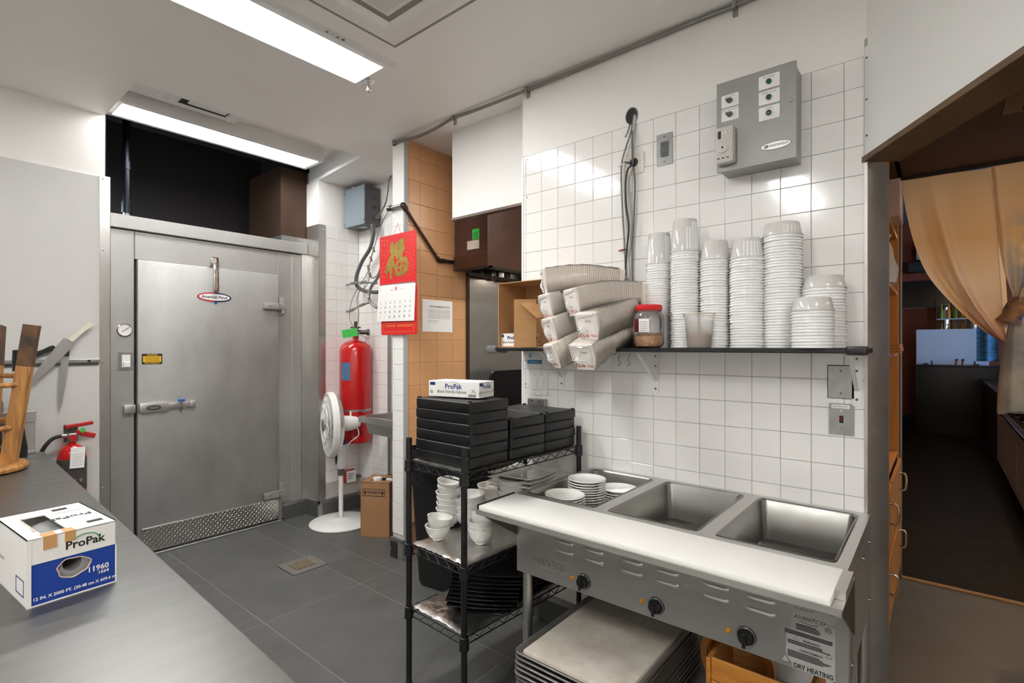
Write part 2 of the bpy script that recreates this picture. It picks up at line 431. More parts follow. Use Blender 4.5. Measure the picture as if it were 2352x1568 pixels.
# --- opening to the cooking line: white dropped panel
sp = struct(B(2.43, 2.455, 1.80, 2.53, 2.34, CZ).build('wall_dropped', paint))
B(2.425, 2.47, 1.80, 2.535, 2.325, 2.341).build('edge_strip', mat('greasy_strip', (120, 104, 92), 0.4, 0.5), sp)
# cook room shell
struct(B(4.14, 4.26, 0.2, 4.3, 0, CZ).build('wall_cookline', cookw))
struct(B(2.43, 4.14, 0.45, 0.5, 0, CZ).build('wall_partition', cookw))
# --- void above the cooler
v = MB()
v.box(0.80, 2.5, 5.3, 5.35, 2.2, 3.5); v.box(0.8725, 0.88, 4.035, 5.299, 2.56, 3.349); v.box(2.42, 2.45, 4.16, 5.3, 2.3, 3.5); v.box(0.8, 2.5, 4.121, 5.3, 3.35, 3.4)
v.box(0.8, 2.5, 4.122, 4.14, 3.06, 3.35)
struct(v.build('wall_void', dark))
# --- angled bulkhead on the passage side
bd = Vector((-0.855, -0.518, 0)).normalized(); bn = Vector((0.518, -0.855, 0)).normalized()
P0 = Vector((2.284, 0.208, 0))
def bulk(m_, s0, s1, d0, d1, z0, z1):
    p = [P0 + bd * s0 + bn * d0, P0 + bd * s1 + bn * d0, P0 + bd * s1 + bn * d1, P0 + bd * s0 + bn * d1]
    return m_.prism([(q.x, q.y) for q in p], z0, z1, frZ(0, 0, 0))
wk = struct(bulk(MB(), 0, 3.6, 0, 0.1, 2.17, CZ).build('wall_bulkhead', paint))
bulk(MB(), 0.012, 3.6, -0.010, 0, 2.172, 2.565).build('cover_board', white, wk)
bulk(MB(), -0.002, 3.6, -0.013, 0.115, 2.152, 2.172).build('edge_strip', mat('bulkhead_edge', (112, 84, 54), 0.5, var=0.4, vscale=12), wk)
bulk(MB(), 0.0, 0.012, -0.006, 0.0, 2.17, 2.60).build('steel_trim', steel, wk)
for s_, z_ in ((0.03, 2.52), (0.03, 2.37), (0.03, 2.24)):
    q = P0 + bd * s_ + bn * -0.011; MB().cyl((q.x, q.y, z_), (q.x - bn.x * .003, q.y - bn.y * .003, z_), .0035, n=8).build('screw', steeld, wk)
# --- passage
pc = MB().prism([(2.33, 0.2), (P0.x + bd.x * 3.6 + .12, P0.y + bd.y * 3.6 - .1), (4.16, -2.5), (4.16, 0.2)], 2.54, 2.60, frZ(0, 0, 0))
pc.box(2.43, 4.16, 0.18, 0.5, 2.54, 2.6)
struct(pc.build('ceiling_passage', brownc))
struct(B(4.14, 4.26, -2.6, -1.25, 0, CZ).build('wall_doorway', tanw))
struct(B(4.10, 4.26, 0.19, 0.24, 0, 2.54).build('trim_2', tanw))
jb = struct(B(4.095, 4.11, 0.183, 0.192, 0, 2.54).build('trim_3', galv))
struct(B(4.125, 4.165, -1.25, 0.2, -0.001, 0.008).build('trim_4', mat('wood_threshold', (170, 128, 80), 0.5, var=0.2, vscale=20)))
# walls behind the camera
struct(B(-2.3, -2.2, -2.6, 4.5, 0, CZ).build('wall_far', paint))
struct(B(-2.3, 4.26, -2.7, -2.6, 0, CZ).build('wall_near', paint))
# --- dining room beyond
struct(B(4.14, 13.2, -4, 2.2, -0.1, 0.0).build('floor_dining', dwood))
dceil = mat('dining_ceiling', (84, 86, 92), 0.8)
struct(B(4.26, 13.4, -4, 2.2, 3.9, 4.0).build('ceiling_dining', dceil))
struct(B(4.14, 4.26, -4, 2.2, 2.92, 4.0).build('wall_dining_front', dceil))
struct(B(4.26, 13.2, 2.1, 2.2, 0, 3.9).build('wall_dining_left', orangew))
m = MB(); m.box(4.26, 6.0, -4.1, -4, 0, 3.9); m.box(12.2, 13.2, -4.1, -4, 0, 3.9); m.box(6.0, 12.2, -4.1, -4, 0, .8); m.box(6.0, 12.2, -4.1, -4, 3.3, 3.9)
struct(m.build('wall_dining_right', orangew))
wn = MB()
for x in (6.0, 8.0, 10.05, 12.13): wn.box(x, x + .07, -4.08, -4.02, .8, 3.3)
wn = struct(wn.build('window_3', white)); B(6.0, 12.2, -4.055, -4.05, .8, 3.3).build('pane', clear_mat('window_glass', (235, 245, 255), 0.97), wn)  # out-of-view window, added to bring more daylight into the dining room
dn = mat('brown_panel', (118, 68, 34), 0.5, var=0.12, vscale=3)
d = MB()
YB = lambda px: onX(px, 795, 13.0).y
ya, yb = YB(2169), YB(2183)      # slit window
yc, yd = YB(2236), YB(2266)
d.box(13.0, 13.2, ya, 2.2, 0, 3.9); d.box(13.0, 13.2, yc, yb, 0, 3.9); d.box(13.0, 13.2, -4, yd, 0, 3.9)
d.box(13.0, 13.2, yb, ya, 0, 0.6); d.box(13.0, 13.2, yb, ya, 3.0, 3.9); d.box(13.0, 13.2, yd, yc, 0, 1.3); d.box(13.0, 13.2, yd, yc, 2.6, 3.9)
wd = struct(d.build('wall_dining_back', orangew))
B(12.98, 13.0, yc + .01, yb - .02, 1.0, 3.9).build('wall_panel', dn, wd)
B(12.97, 12.985, (yc + yb) / 2 - .12, (yc + yb) / 2 - .11, 1.0, 3.9).build('panel_joint', dark, wd)
B(12.97, 13.0, -0.2, 2.0, 0, 0.12).build('skirting', black, wd)
glassm = clear_mat('window_glass', (235, 245, 255), 0.97)
for k, (p, q, z0, z1) in enumerate(((yb, ya, .6, 3.0), (yd, yc, 1.3, 2.6))):
    wn = struct(MB().box(13.02, 13.06, p, p + .03, z0, z1).box(13.02, 13.06, q - .03, q, z0, z1).box(13.02, 13.06, p, q, z0, z0 + .04).box(13.02, 13.06, p, q, z1 - .04, z1).build('window_%d' % (k + 1), white))
    B(13.035, 13.041, p, q, z0, z1).build('pane', glassm, wn)

rs_ = random.Random(21); m = MB()
for k in range(150):
    x = 4.3 + abs(rs_.gauss(0, 1.1)); y = rs_.uniform(-.5, .25); L_ = rs_.uniform(.02, .16); w_ = rs_.uniform(.0008, .003)
    m.add([(x, y, .0006), (x + w_, y + .01, .0006), (x + w_ * 1.5, y + L_, .0006), (x + w_ * .6, y + L_, .0006)], [(0, 1, 2, 3)])
o = m.build('scratches', scratch, bpy.data.objects['floor_dining'], None); o['kind'] = 'stuff'
# ================================================================== CEILING FIXTURES
glow = glow_mat('light_panel', (250, 250, 248), LIGHT_POWER)
glow_p = glow_mat('pocket_light_panel', (250, 250, 248), LIGHT_POWER * .62)
glow_r = glow_mat('added_light_panel', (250, 250, 248), LIGHT_POWER * 1.12)  # glow of the out-of-view lights added for brightness
def fixture(name, x0, x1, y0, y1, z, label, depth=0.05, rim=0.025, side=None):
    cx, cy = (x0 + x1) / 2, (y0 + y1) / 2
    t = thing(name, label, 'ceiling light', (cx, cy, z), 0, 'rectangular ceiling lights')
    a, b = (x1 - x0) / 2, (y1 - y0) / 2
    m = MB(); m.box(-a + rim, a - rim, -b + rim, b - rim, 0.013, depth); m.box(-a, a, -b, -b + rim, 0, depth); m.box(-a, a, b - rim, b, 0, depth)
    m.box(-a, -a + rim, -b + rim, b - rim, 0, depth); m.box(a - rim, a, -b + rim, b - rim, 0, depth)
    m.build('frame', white, t)
    B(-a + rim, a - rim, -b + rim, b - rim, 0.004, 0.012).build('diffuser', glow_p, t)
    return t
def wraparound(x0, x1, y0, y1, label, gm=None):
    """surface mounted fixture with a glowing prismatic lens"""
    cx, cy = (x0 + x1) / 2, (y0 + y1) / 2; a, b = (x1 - x0) / 2, (y1 - y0) / 2
    t = thing('ceiling_light', label, 'ceiling light', (cx, cy, CZ), 0, 'rectangular ceiling lights')
    BB(-a + .01, a - .01, -b + .01, b - .01, -.0044, 0, .002).build('mounting_pan', white, t)
    m = MB()
    for q in ((-a - .007, a + .007, -b - .007, -b - .0005), (-a - .007, a + .007, b + .0005, b + .007), (-a - .007, -a - .0005, -b - .0005, b + .0005), (a + .0005, a + .007, -b - .0005, b + .0005)): m.box(*q, -.0215, -.0002)
    m.build('lens_frame', white, t)
    BB(-a, a, -b, b, -.020, -.0045, .002).build('diffuser', gm or glow, t)
    return t
l1 = wraparound(0.40, 1.612, 2.185, 2.428, 'long ceiling light with a glowing lens beside the square ceiling cassette')
B(-.60, .66, -.172, -.128, -.0015, -0.0002).build('trim_strip', white, l1)
text('▼ -|- ▼ ■', 0.022, inkg, l1, lambda a, b, h: (a, b, -.0015 - h), 0.32, -0.150, 0.0006)
# pocket light, surface mounted near the dark void
l2 = fixture('ceiling_light', 0.885, 2.235, 3.80, 4.085, 2.955, 'long ceiling light in the raised pocket above the walk-in cooler door', 0.105, 0.03)
# unseen ceiling lights, added to brighten the kitchen
wraparound(0.3, 1.5, -0.95, -0.70, 'added unseen ceiling light in the rear half of the kitchen', glow_r)
wraparound(0.3, 1.5, -1.75, -1.5, 'added unseen ceiling light along the rear kitchen wall', glow_r)
wraparound(-1.5, -0.3, 0.9, 1.15, 'added unseen ceiling light above the prep table side of the kitchen', glow_r)

wraparound(-1.6, -0.4, -1.6, -1.35, 'added unseen ceiling light in the far corner behind the prep table', glow_r)

wraparound(2.75, 3.95, 0.95, 1.2, 'added unseen ceiling light over the cooking line', glow_r)  # out of view, added to lighten the hood, steel sheet and tan tiles
# square ceiling cassette
t = thing('ceiling_cassette', 'square white ceiling cassette with recessed stepped panel', 'air conditioner', (1.075, 1.535, CZ))
m = MB(); a = 0.48
for r0, r1, z0, z1 in ((0.48, 0.44, 0.0, -0.012), (0.44, 0.375, -0.012, -0.022), (0.375, 0.34, -0.022, 0.006), (0.34, 0.29, 0.006, -0.012)):
    vs = [(x * r, y * r, z) for r, z in ((r0, z0), (r1, z1)) for x, y in ((-1, -1), (1, -1), (1, 1), (-1, 1))]
    m.add(vs, [(i, (i + 1) % 4, 4 + (i + 1) % 4, 4 + i) for i in range(4)])
m.build('frame', white, t, 20)
B(-.29, .29, -.29, .29, -.012, 0.0).build('centre_panel', mat('cassette_panel', (222, 220, 216), .5, bump=.2, bscale=70), t)
B(-.49, .49, -.49, .49, -.0012, 0.0).build('shadow_gap', mat('gap_grey', (150, 147, 143), .7), t)
# small air vent in the pocket
t = thing('ceiling_vent', 'white plastic air vent in the raised ceiling pocket beside the long light', 'vent', (1.12, 3.60, 3.03))
B(-.22, .42, -.16, .16, -.012, 0.0).build('plate', white, t)
B(-.01, .02, -.14, .10, -.03, -.01).build('fin', white, t); B(-.06, -.045, -.14, .10, -.03, -.01).build('fin', white, t)
B(.08, .30, -.15, .02, -.035, -.028).build('flap', white, t); B(.05, .33, .0, .10, -.013, -.0115).build('slot', ink, t)
B(.345, .36, -.14, .12, -.03, -.01).build('fin', white, t)
# sprinkler
q = onZ(847, 186, CZ)
t = thing('fire_sprinkler', 'chrome pendent sprinkler head under the ceiling', 'sprinkler', q)
MB().lathe([(0, -.006), (.03, -.006), (.034, -.002), (.034, 0)], 20).build('escutcheon', chrome, t)
MB().cyl((0, 0, -.006), (0, 0, -.03), .008, n=10).cyl((-.009, 0, -.028), (-.006, 0, -.05), .002, n=6).cyl((.009, 0, -.028), (.006, 0, -.05), .002, n=6).build('body', chrome, t)
MB().lathe([(0, -.052), (.018, -.054), (.018, -.05), (0, -.048)], 16).build('deflector', chrome, t)
# flexible conduit along the ceiling corner
pts = [onX(u, v, 2.265) for u, v in ((905, 327), (925, 322), (960, 313), (1000, 295), (1040, 272))] + [onX(u, v, 2.262) for u, v in ((1100, 250), (1210, 207), (1400, 130), (1560, 64), (1690, 12), (1850, -55))]
sp_ = spline(pts, 40)
t = thing('flexible_conduit', 'grey armoured flexible conduit running along the ceiling corner', 'conduit', (0, 0, 0))
m = MB(); m.tube(sp_, [0.0085 + 0.0018 * (i % 2) for i in range(len(sp_))], 8); m.build('hose', mat('armour_grey', (140, 137, 132), .45, .6), t)
for u, v in ((1042, 271), (1210, 207), (1687, 13)):
    q = onX(u, v, 2.262)
    mm = MB().box(q.x - .014, q.x + .012, q.y - .008, q.y + .008, q.z - .014, q.z + .014).box(q.x + .008, q.x + .018, q.y - .01, q.y + .01, q.z - .04, q.z + .012)
    mm.build('clamp', galv, t)
MB().lathe([(.012, -.02), (.014, 0), (.012, .02)], 12, Matrix.Translation(pts[0])).build('connector', galv, t)

# ================================================================== WALK-IN COOLER
DY = 4.34
t = thing('walk_in_cooler', 'grey stucco metal walk-in cooler front with a wide hinged door', 'walk-in cooler', (0.98, DY, 0))
X = lambda x: x - 0.98
BB(X(.90), X(1.106), 0, .10, .01, 2.285, .003).build('jamb_panel', alumf, t)
BB(X(2.122), X(2.335), 0, .10, .01, 2.285, .003).build('jamb_panel', alumf, t)
BB(X(2.245), X(2.333), -.004, .10, .12, 2.285, .003).build('edge_panel', alumf, t)
BB(X(1.108), X(2.12), 0, .10, 2.09, 2.285, .003).build('head_panel', alumf, t)
BB(X(.90), X(2.385), -.022, .10, 2.29, 2.385, .004).build('header', alumf, t)
B(X(.89), X(2.40), .0, .9, 2.365, 2.386).build('top_panel', steeld, t)
B(X(.89), X(2.40), .10, .14, 0, 2.37).build('rear_panel', black, t)
BB(X(1.12), X(2.14), -.045, .06, 0, .012, .003).build('sill', alum, t)
dr = BB(X(1.118), X(2.116), -.030, .05, .022, 2.086, .006, 2).build('door', alum, t)
gk = MB(); gk.box(X(1.108), X(2.122), .045, .052, .015, 2.09); gk.build('gasket', black, t)
# kick plate with diamond tread
kp = BB(X(1.142), X(2.114), -.036, -.030, .03, .198, .002).build('kick_plate', mat('tread_plate', (196, 194, 190), .3, 1.0), dr)
m = MB(); n = 0
for j in range(9):
    for i in range(56):
        cx, cz = X(1.155) + i * .0172, .04 + j * .0185
        sgn = 1 if (i + j) % 2 else -1
        R = Matrix.Rotation(sgn * math.radians(45), 3, 'Y')
        vs = [Vector((-.009, 0, 0)), Vector((0, 0, -.0026)), Vector((.009, 0, 0)), Vector((0, 0, .0026)), Vector((-.005, -.0022, 0)), Vector((.005, -.0022, 0))]
        vs = [R @ p + Vector((cx, -.036, cz)) for p in vs]
        m.add(vs, [(0, 1, 5, 4), (4, 5, 3, 0), (1, 2, 5), (2, 3, 5)])
o = m.build('tread_pattern', mat('tread_plate', (196, 194, 190), .3, 1.0), dr, None); o['kind'] = 'stuff'
for xx in (1.155, 1.62, 2.10):
    for zz in (.042, .187): MB().cyl((X(xx), -.036, zz), (X(xx), -.040, zz), .005, n=8).build('rivet', ink, dr)
# handle
def plateY(m_, x0, x1, z0, z1, y0, y1, b): return m_.bbox(X(x0), X(x1), y0, y1, z0, z1, b, 2)
hd = MB(); plateY(hd, 1.04, 1.106, 1.015, 1.075, -.035, 0, .006); hd.build('strike', mat('cast_metal', (190, 189, 186), .34, .75), t)
hd = MB(); plateY(hd, 1.122, 1.30, 1.012, 1.082, -.062, -.030, .008); plateY(hd, 1.25, 1.475, 1.03, 1.072, -.058, -.040, .006); plateY(hd, 1.44, 1.475, 1.025, 1.077, -.06, -.03, .006)
hd = hd.build('handle', mat('cast_metal', (190, 189, 186), .34, .75), dr)
MB().prism(ell(X(1.205), 1.047, .045, .017), .062, .0635, lambda a, b, h: (a, -h, b)).build('lock_face', steeld, dr)
MB().prism(ell(X(1.205), 1.047, .034, .011), .0635, .066, lambda a, b, h: (a, -h, b)).build('lock_bar', chrome, dr)
# padlock
MB().tube(spline([(X(1.372), -.07, 1.06), (X(1.372), -.075, 1.09), (X(1.385), -.08, 1.06), (X(1.388), -.08, 1.01), (X(1.378), -.08, .995), (X(1.366), -.08, 1.01), (X(1.366), -.08, 1.03)], 5), .0045, 8).build('shackle', chrome, dr)
BB(X(1.352), X(1.392), -.092, -.07, 1.078, 1.098, .003).build('padlock_cap', mat('blue_plastic', (40, 90, 170), .4), dr)
# hinges
for zc in (1.81, .235):
    h = MB(); plateY(h, 1.985, 2.165, zc - .022, zc + .03, -.062, -.030, .004); h = h.build('hinge', alumf, dr)
    k = MB(); plateY(k, 2.125, 2.165, zc - .062, zc + .085, -.022, 0, .003); k.cyl((X(2.148), -.045, zc - .05), (X(2.148), -.045, zc - .022), .013, n=12); k.build('hinge_post', alumf, t)
    for xx, zz in ((2.03, zc + .004), (2.11, zc + .018), (2.11, zc - .01)): MB().cyl((X(xx), -.062, zz), (X(xx), -.065, zz), .005, n=8).build('screw', steeld, dr)
B(X(2.125), X(2.165), -.006, 0, .01, .17).build('jamb_plate', alumf, t)
# closer
k = MB(); plateY(k, 1.592, 1.648, 2.10, 2.17, -.03, 0, .004); k.cyl((X(1.602), -.03, 2.135), (X(1.602), -.05, 2.135), .02, n=14); k.build('closer_bracket', chrome, t)
k = MB(); plateY(k, 1.600, 1.640, 1.90, 2.12, -.06, -.030, .008); k.build('door_closer', chrome, dr)
# badge
fb = lambda a, b, h: (X(1.614) + a, -.030 - h, 1.858 + b)
MB().prism(ell(0, 0, .122, .036), 0, .003, fb).build('badge_rim', mat('badge_red', (200, 36, 44), .3), dr)
MB().prism([(a, b) for a, b in ell(0, 0, .122, .036) if a > -.02] , .0001, .0034, fb).build('badge_rim', mat('badge_navy', (30, 36, 70), .3), dr)
MB().prism(ell(.0, .0, .110, .026), 0, .0045, fb).build('badge', mat('badge_white', (232, 232, 232), .3), dr)
text('American Panel', .029, ink, dr, fb, 0, 0, .0052, bold=.0006)
B(X(1.612), X(1.632), -.034, -.030, 1.805, 1.822).build('tab', mat('blue_plastic', (40, 90, 170), .4), dr)
# caution plate
fc = lambda a, b, h: (X(1.204) + a, -.030 - h, 1.39 + b)
MB().prism(rrect(-.062, .062, -.037, .037, .004), 0, .002, fc).build('caution_plate', ink, dr)
MB().prism(rrect(-.055, .055, -.022, .021, .003), .002, .0024, fc).build('caution_field', mat('sign_yellow', (236, 186, 30), .5), dr)
text('CAUTION', .014, mat('sign_yellow', (236, 186, 30), .5), dr, fc, 0, .029, .0028, bold=.0004)
text('WALK CAREFULLY', .011, mat('sign_yellow', (236, 186, 30), .5), dr, fc, 0, -.030, .0028, bold=.0003)
for i in range(4): B(X(1.204) - .045, X(1.204) + .045, -.0330, -.0326, 1.3905 - .016 + i * .0095, 1.3905 - .0135 + i * .0095).build('small_print', ink, dr)
# gauge and switch on the jamb
MG = Matrix.Translation((X(1.05), 0, 1.592)) @ Matrix.Rotation(math.pi / 2, 4, 'X')
MB().lathe([(.047, 0), (.047, .006), (.040, .009), (.038, .005), (0, .005)], 28, MG).build('gauge_rim', chrome, t)
MB().lathe([(.038, .0052), (0, .0055)], 28, MG).build('gauge_dial', paper, t)
MB().obox((X(1.052), -.008, 1.595), (.05, .001, .003), Matrix.Rotation(math.radians(-35), 3, 'Y')).build('gauge_needle', ink, t)
MB().prism(rrect(-.042, .042, -.062, .062, .004), 0, .004, lambda a, b, h: (X(1.057) + a, -h, 1.376 + b)).build('switch_plate', galv, t)
MB().prism(rrect(-.024, .024, -.042, .046, .003), .004, .010, lambda a, b, h: (X(1.057) + a, -h, 1.376 + b)).build('switch_frame', white, t)
BB(X(1.057) - .017, X(1.057) + .019, -.022, -.008, 1.335, 1.372, .003).build('rocker', white, t)
# dark pipe and brown duct box on top of the cooler
t = thing('vent_pipe', 'dark steel pipe rising from the top of the walk-in cooler', 'pipe', (1.10, 4.5, 2.386))
MB().cyl((0, 0, 0), (0, 0, .05), .022, n=16).build('base_collar', galv, t)
MB().cyl((0, 0, .05), (0, 0, .96), .024, n=16).build('pipe', mat('pipe_black', (34, 38, 46), .3, .6), t)
for z0, z1 in ((.05, .13), (.36, .42)): MB().cyl((0, 0, z0), (0, 0, z1), .030, n=16).build('coupling', mat('pipe_black', (34, 38, 46), .3, .6), t)
t = thing('duct_box', 'dark brown duct box standing on the walk-in cooler', 'duct', (2.28, 4.55, 2.386))
BB(-.13, .135, -.20, .4, .045, .64, .004).build('body', mat('duct_brown', (74, 52, 38), .5, .2, var=.3, vscale=5), t)
B(-.13, .138, -.22, .4, .0, .045).build('foot_plate', galv, t)
B(-.131, -.128, -.21, -.19, .06, .62).build('seam', mat('duct_brown', (74, 52, 38), .5, .2, var=.3, vscale=5), t)

# ================================================================== PREP TABLE AND WHAT STANDS ON IT
TZ = 0.90
tdir = math.atan2(0.557 - 0.455, 3.834 - 0.849)        # the edge runs slightly off the wall direction
t = thing('prep_table', 'long stainless steel prep table with a brushed top', 'table', (0.4405, 0.42, 0), -tdir)
L = 3.40; W = 0.90
steelt = mat('table_top_steel', (124, 123, 121), .38, .9, var=.10, vscale=5, stretch=(.5, 5, 1), rvar=.10, bump=.04, bscale=90, bstretch=(.4, 6, 1))
BB(-W, 0, 0, L, TZ - .04, TZ, .006, 2).build('top', steelt, t)
for x in (-W + .06, -.06):
    for y in (.08, L - .08):
        lg = MB().cyl((x, y, 0.03), (x, y, TZ - .04), .02, n=14).build('leg', steel, t)
        MB().cyl((x, y, 0), (x, y, .03), .015, .02, n=12).build('foot', black, t)
BB(-W + .05, -.05, .05, L - .05, .25, .28, .004).build('undershelf', steel, t)
# plastic film box
bt = thing('film_box', 'white and blue cardboard film box with a torn top opening', 'box', (0.197, 1.550, TZ), math.radians(5))
w_, d_, h_ = .166, .262, .151
m = MB()
cw = mat('box_white', (236, 233, 228), .5)
m.box(0, .003, 0, d_, 0, h_); m.box(w_ - .003, w_, 0, d_, 0, h_); m.box(0, w_, d_ - .003, d_, 0, h_); m.box(0, w_, 0, d_, 0, .003)
# top with slot
m.box(0, .032, 0, d_, h_ - .003, h_); m.box(.078, w_, 0, d_, h_ - .003, h_); m.box(.032, .078, 0, .035, h_ - .003, h_); m.box(.032, .078, .205, d_, h_ - .003, h_)
m.build('carton', cw, bt)
# front with a hole: white upper, blue lower
def holed(m_, x0, x1, z0, z1, hc, hr, y):
    n = 28; ring = []; outer = []
    for k in range(n):
        a = 2 * math.pi * k / n; rr = 1 + .06 * math.sin(3 * a + 1) + .04 * math.sin(7 * a)
        ring.append((hc[0] + hr[0] * rr * math.cos(a), hc[1] + hr[1] * rr * math.sin(a)))
        dx, dz = math.cos(a), math.sin(a); s = 1e9
        if dx > 1e-6: s = min(s, (x1 - hc[0]) / dx)
        if dx < -1e-6: s = min(s, (x0 - hc[0]) / dx)
        if dz > 1e-6: s = min(s, (z1 - hc[1]) / dz)
        if dz < -1e-6: s = min(s, (z0 - hc[1]) / dz)
        outer.append((hc[0] + dx * s, hc[1] + dz * s))
    vs = [(p[0], y, p[1]) for p in ring] + [(p[0], y, p[1]) for p in outer]
    m_.add(vs, [(k, (k + 1) % n, n + (k + 1) % n, n + k) for k in range(n)])
    for cx, cz in ((x0, z0), (x1, z0), (x0, z1), (x1, z1)):
        best = sorted(range(n), key=lambda k: (outer[k][0] - cx) ** 2 + (outer[k][1] - cz) ** 2)[:2]
        b = len(m_.v); m_.add([(cx, y, cz), (outer[best[0]][0], y, outer[best[0]][1]), (outer[best[1]][0], y, outer[best[1]][1])], [(0, 1, 2)])
    return ring
m = MB(); ring = holed(m, .0, w_, 0.003, .094, (.083, .066), (.031, .022), 0.001); m.build('blue_front', blue, bt, None)
B(0, w_, 0, .002, .094, h_).build('white_front', cw, bt)
B(-.0005, .008, -.0008, .0, 0, h_ - .002).build('edge_fold', cw, bt)
m = MB(); m.tube([(p[0], .002, p[1]) for p in ring], .0016, 6, True); m.build('torn_edge', mat('torn_paper', (214, 190, 166), .8), bt)
m = MB(); m.lathe([(.018, 0), (.018, .23), (.052, .23), (.060, .2), (.060, .006), (.052, 0), (.018, 0)], 28, Matrix.Translation((.083, .013, .072)) @ Matrix.Rotation(-math.pi / 2, 4, 'X')); m.build('film_roll', mat('film_roll', (168, 168, 168), .3), bt)
fb = lambda a, b, h: (a, -h, b)
text('ProPak', .026, ink, bt, fb, .104, .118, .0006, bold=.0006)
m = MB(); m.tube(spline([(.080, -.0005, .130), (.10, -.0005, .137), (.122, -.0005, .134), (.132, -.0005, .120)], 5), .0012, 5); m.build('logo_swoosh', mat('logo_green', (60, 150, 80), .5), bt)
text('11960', .017, paper, bt, fb, .150, .048, .0006, 'RIGHT', bold=.0005)
text('1664', .011, paper, bt, fb, .150, .036, .0006, 'RIGHT', bold=.0003)
text('12 IN. X 2000 FT. (30.48 cm X 609.6 m)', .0095, paper, bt, fb, .010, .016, .0006, 'LEFT', bold=.0003)
tp_ = mat('packing_tape', (196, 150, 98), .35)
for x0, x1, z0 in ((.028, .052, .122), (.066, .086, .128)): MB().box(x0, x1, -.001, .0005, z0, h_).box(x0, x1, -.001, .03, h_, h_ + .001).build('tape_strip', tp_, bt)
ft = lambda a, b, h, H_=h_: (a, b, H_ + h)
text('ProPak', .030, ink, bt, ft, .110, .13, .0008, rot=math.pi, bold=.0006)
text('10000000271', .014, inkg, bt, ft, .125, .185, .0008, rot=math.pi)
for x0, y0 in ((.098, .215), (.120, .035)): B(x0, x0 + .03, y0, y0 + .018, h_, h_ + .0008).build('print_mark', ink, bt)
fs = lambda a, b, h: (-h, a, b)
for a0, s_ in ((.13, 'PRIVATE'),): text(s_, .012, inkg, bt, fs, .2, .07, .0006, rot=0, wx=-1)
m = MB()
for z in (.02, .055): m.box(-.0008, 0, .02, .08, z, z + .002)
for y in (.02, .08): m.box(-.0008, 0, y, y + .002, .02, .057)
m.build('printed_frame', navy, bt)
# torn cardboard shreds at the slot
m = MB()
for k in range(7):
    y = .06 + k * .02; m.add([(.032, y, h_), (.032, y + .012, h_), (.020 + random.uniform(-.006, .004), y + .004, h_ + random.uniform(.004, .012))], [(0, 1, 2)])
m.build('torn_flap', mat('torn_paper', (214, 190, 166), .8), bt, None)
# inverted wooden stool
q = onZ(-48, 1084, TZ)
t = thing('wooden_stool', 'worn wooden bar stool standing upside down on the prep table', 'stool', (q.x + .0, q.y - .02, TZ), math.radians(20))
MB().lathe([(0, 0), (.15, 0), (.166, .008), (.168, .02), (.16, .034), (0, .036)], 36).build('seat', wood, t)
for k in range(4):
    a = math.radians(45 + 90 * k); 
    p0 = Vector((.10 * math.cos(a), .10 * math.sin(a), .03)); p1 = Vector((.185 * math.cos(a), .185 * math.sin(a), .68))
    d = (p1 - p0).normalized(); ex = Vector((-math.sin(a), math.cos(a), 0)); ey = d.cross(ex)
    M3 = Matrix((ex, ey, d)).transposed()
    mm = MB().obox((p0 + p1) / 2, (.040, .056, (p1 - p0).length), M3); mm.build('leg', wood, t)
    pm = p0 + d * (.46); pe = p1 + d * .001
    MB().obox((pm + pe) / 2, (.0405, .0565, (pe - pm).length), M3).build('charred_leg_end', woodk, t)
for k in range(4):
    a, b = math.radians(45 + 90 * k), math.radians(135 + 90 * k)
    for f, z in (((.66, .46), (.30, .22)) if k % 2 else ((.60, .42), (.34, .25)))[:2] if False else ((.145, .40 + .04 * (k % 2)), (.125, .20 + .03 * (k % 2))):
        MB().cyl((f * math.cos(a), f * math.sin(a), z), (f * math.cos(b), f * math.sin(b), z), .012, n=10).build('rung', wood, t)
# appliance, steel box, dark bottle behind the stool
q = onZ(10, 1045, TZ)
t = thing('blender_base', 'grey and black blender base on the prep table behind the stool', 'blender', (q.x - .12, q.y - .06, TZ), math.radians(-30))
MB().bbox(-.10, .10, -.11, .11, 0, .05, .012, 2).build('foot', black, t)
MB().bbox(-.085, .085, -.095, .095, .05, .30, .02, 3).build('housing', mat('dark_grey_plastic', (66, 67, 68), .35), t)
BB(.078, .092, -.05, .05, .12, .24, .004).build('keypad', black, t)
for i in range(4): B(.092, .0935, -.03, .03, .135 + i * .025, .152 + i * .025).build('button', inkg, t)
MB().lathe([(.06, .30), (.07, .34), (.065, .36), (0, .36)], 24).build('coupling', black, t)
q = onZ(82, 1040, TZ)
t = thing('steel_box', 'small stainless steel box with a flanged lip at the table end', 'container', (q.x - .085, q.y - .0, TZ), math.radians(-2))
BB(-.075, .085, .0, .10, .0, .022, .003).build('foot_flange', steel, t)
BB(-.07, .083, .005, .10, .022, .17, .004).build('body', steel, t)
BB(-.075, .087, .0, .10, .17, .232, .004).build('lid', steel, t)
q = onY(24, 822, 4.0)
t = thing('pepper_mill', 'black cylindrical mill standing behind the stool', 'mill', (q.x, 3.72, TZ))
MB().lathe([(0, 0), (.035, 0), (.035, .05), (.022, .15), (.018, .40), (.024, .42), (.026, .50), (.024, .56), (0, .562)], 20).build('body', black, t)
MB().lathe([(.0265, .43), (.0275, .44), (.0265, .45)], 20).build('collar', chrome, t)
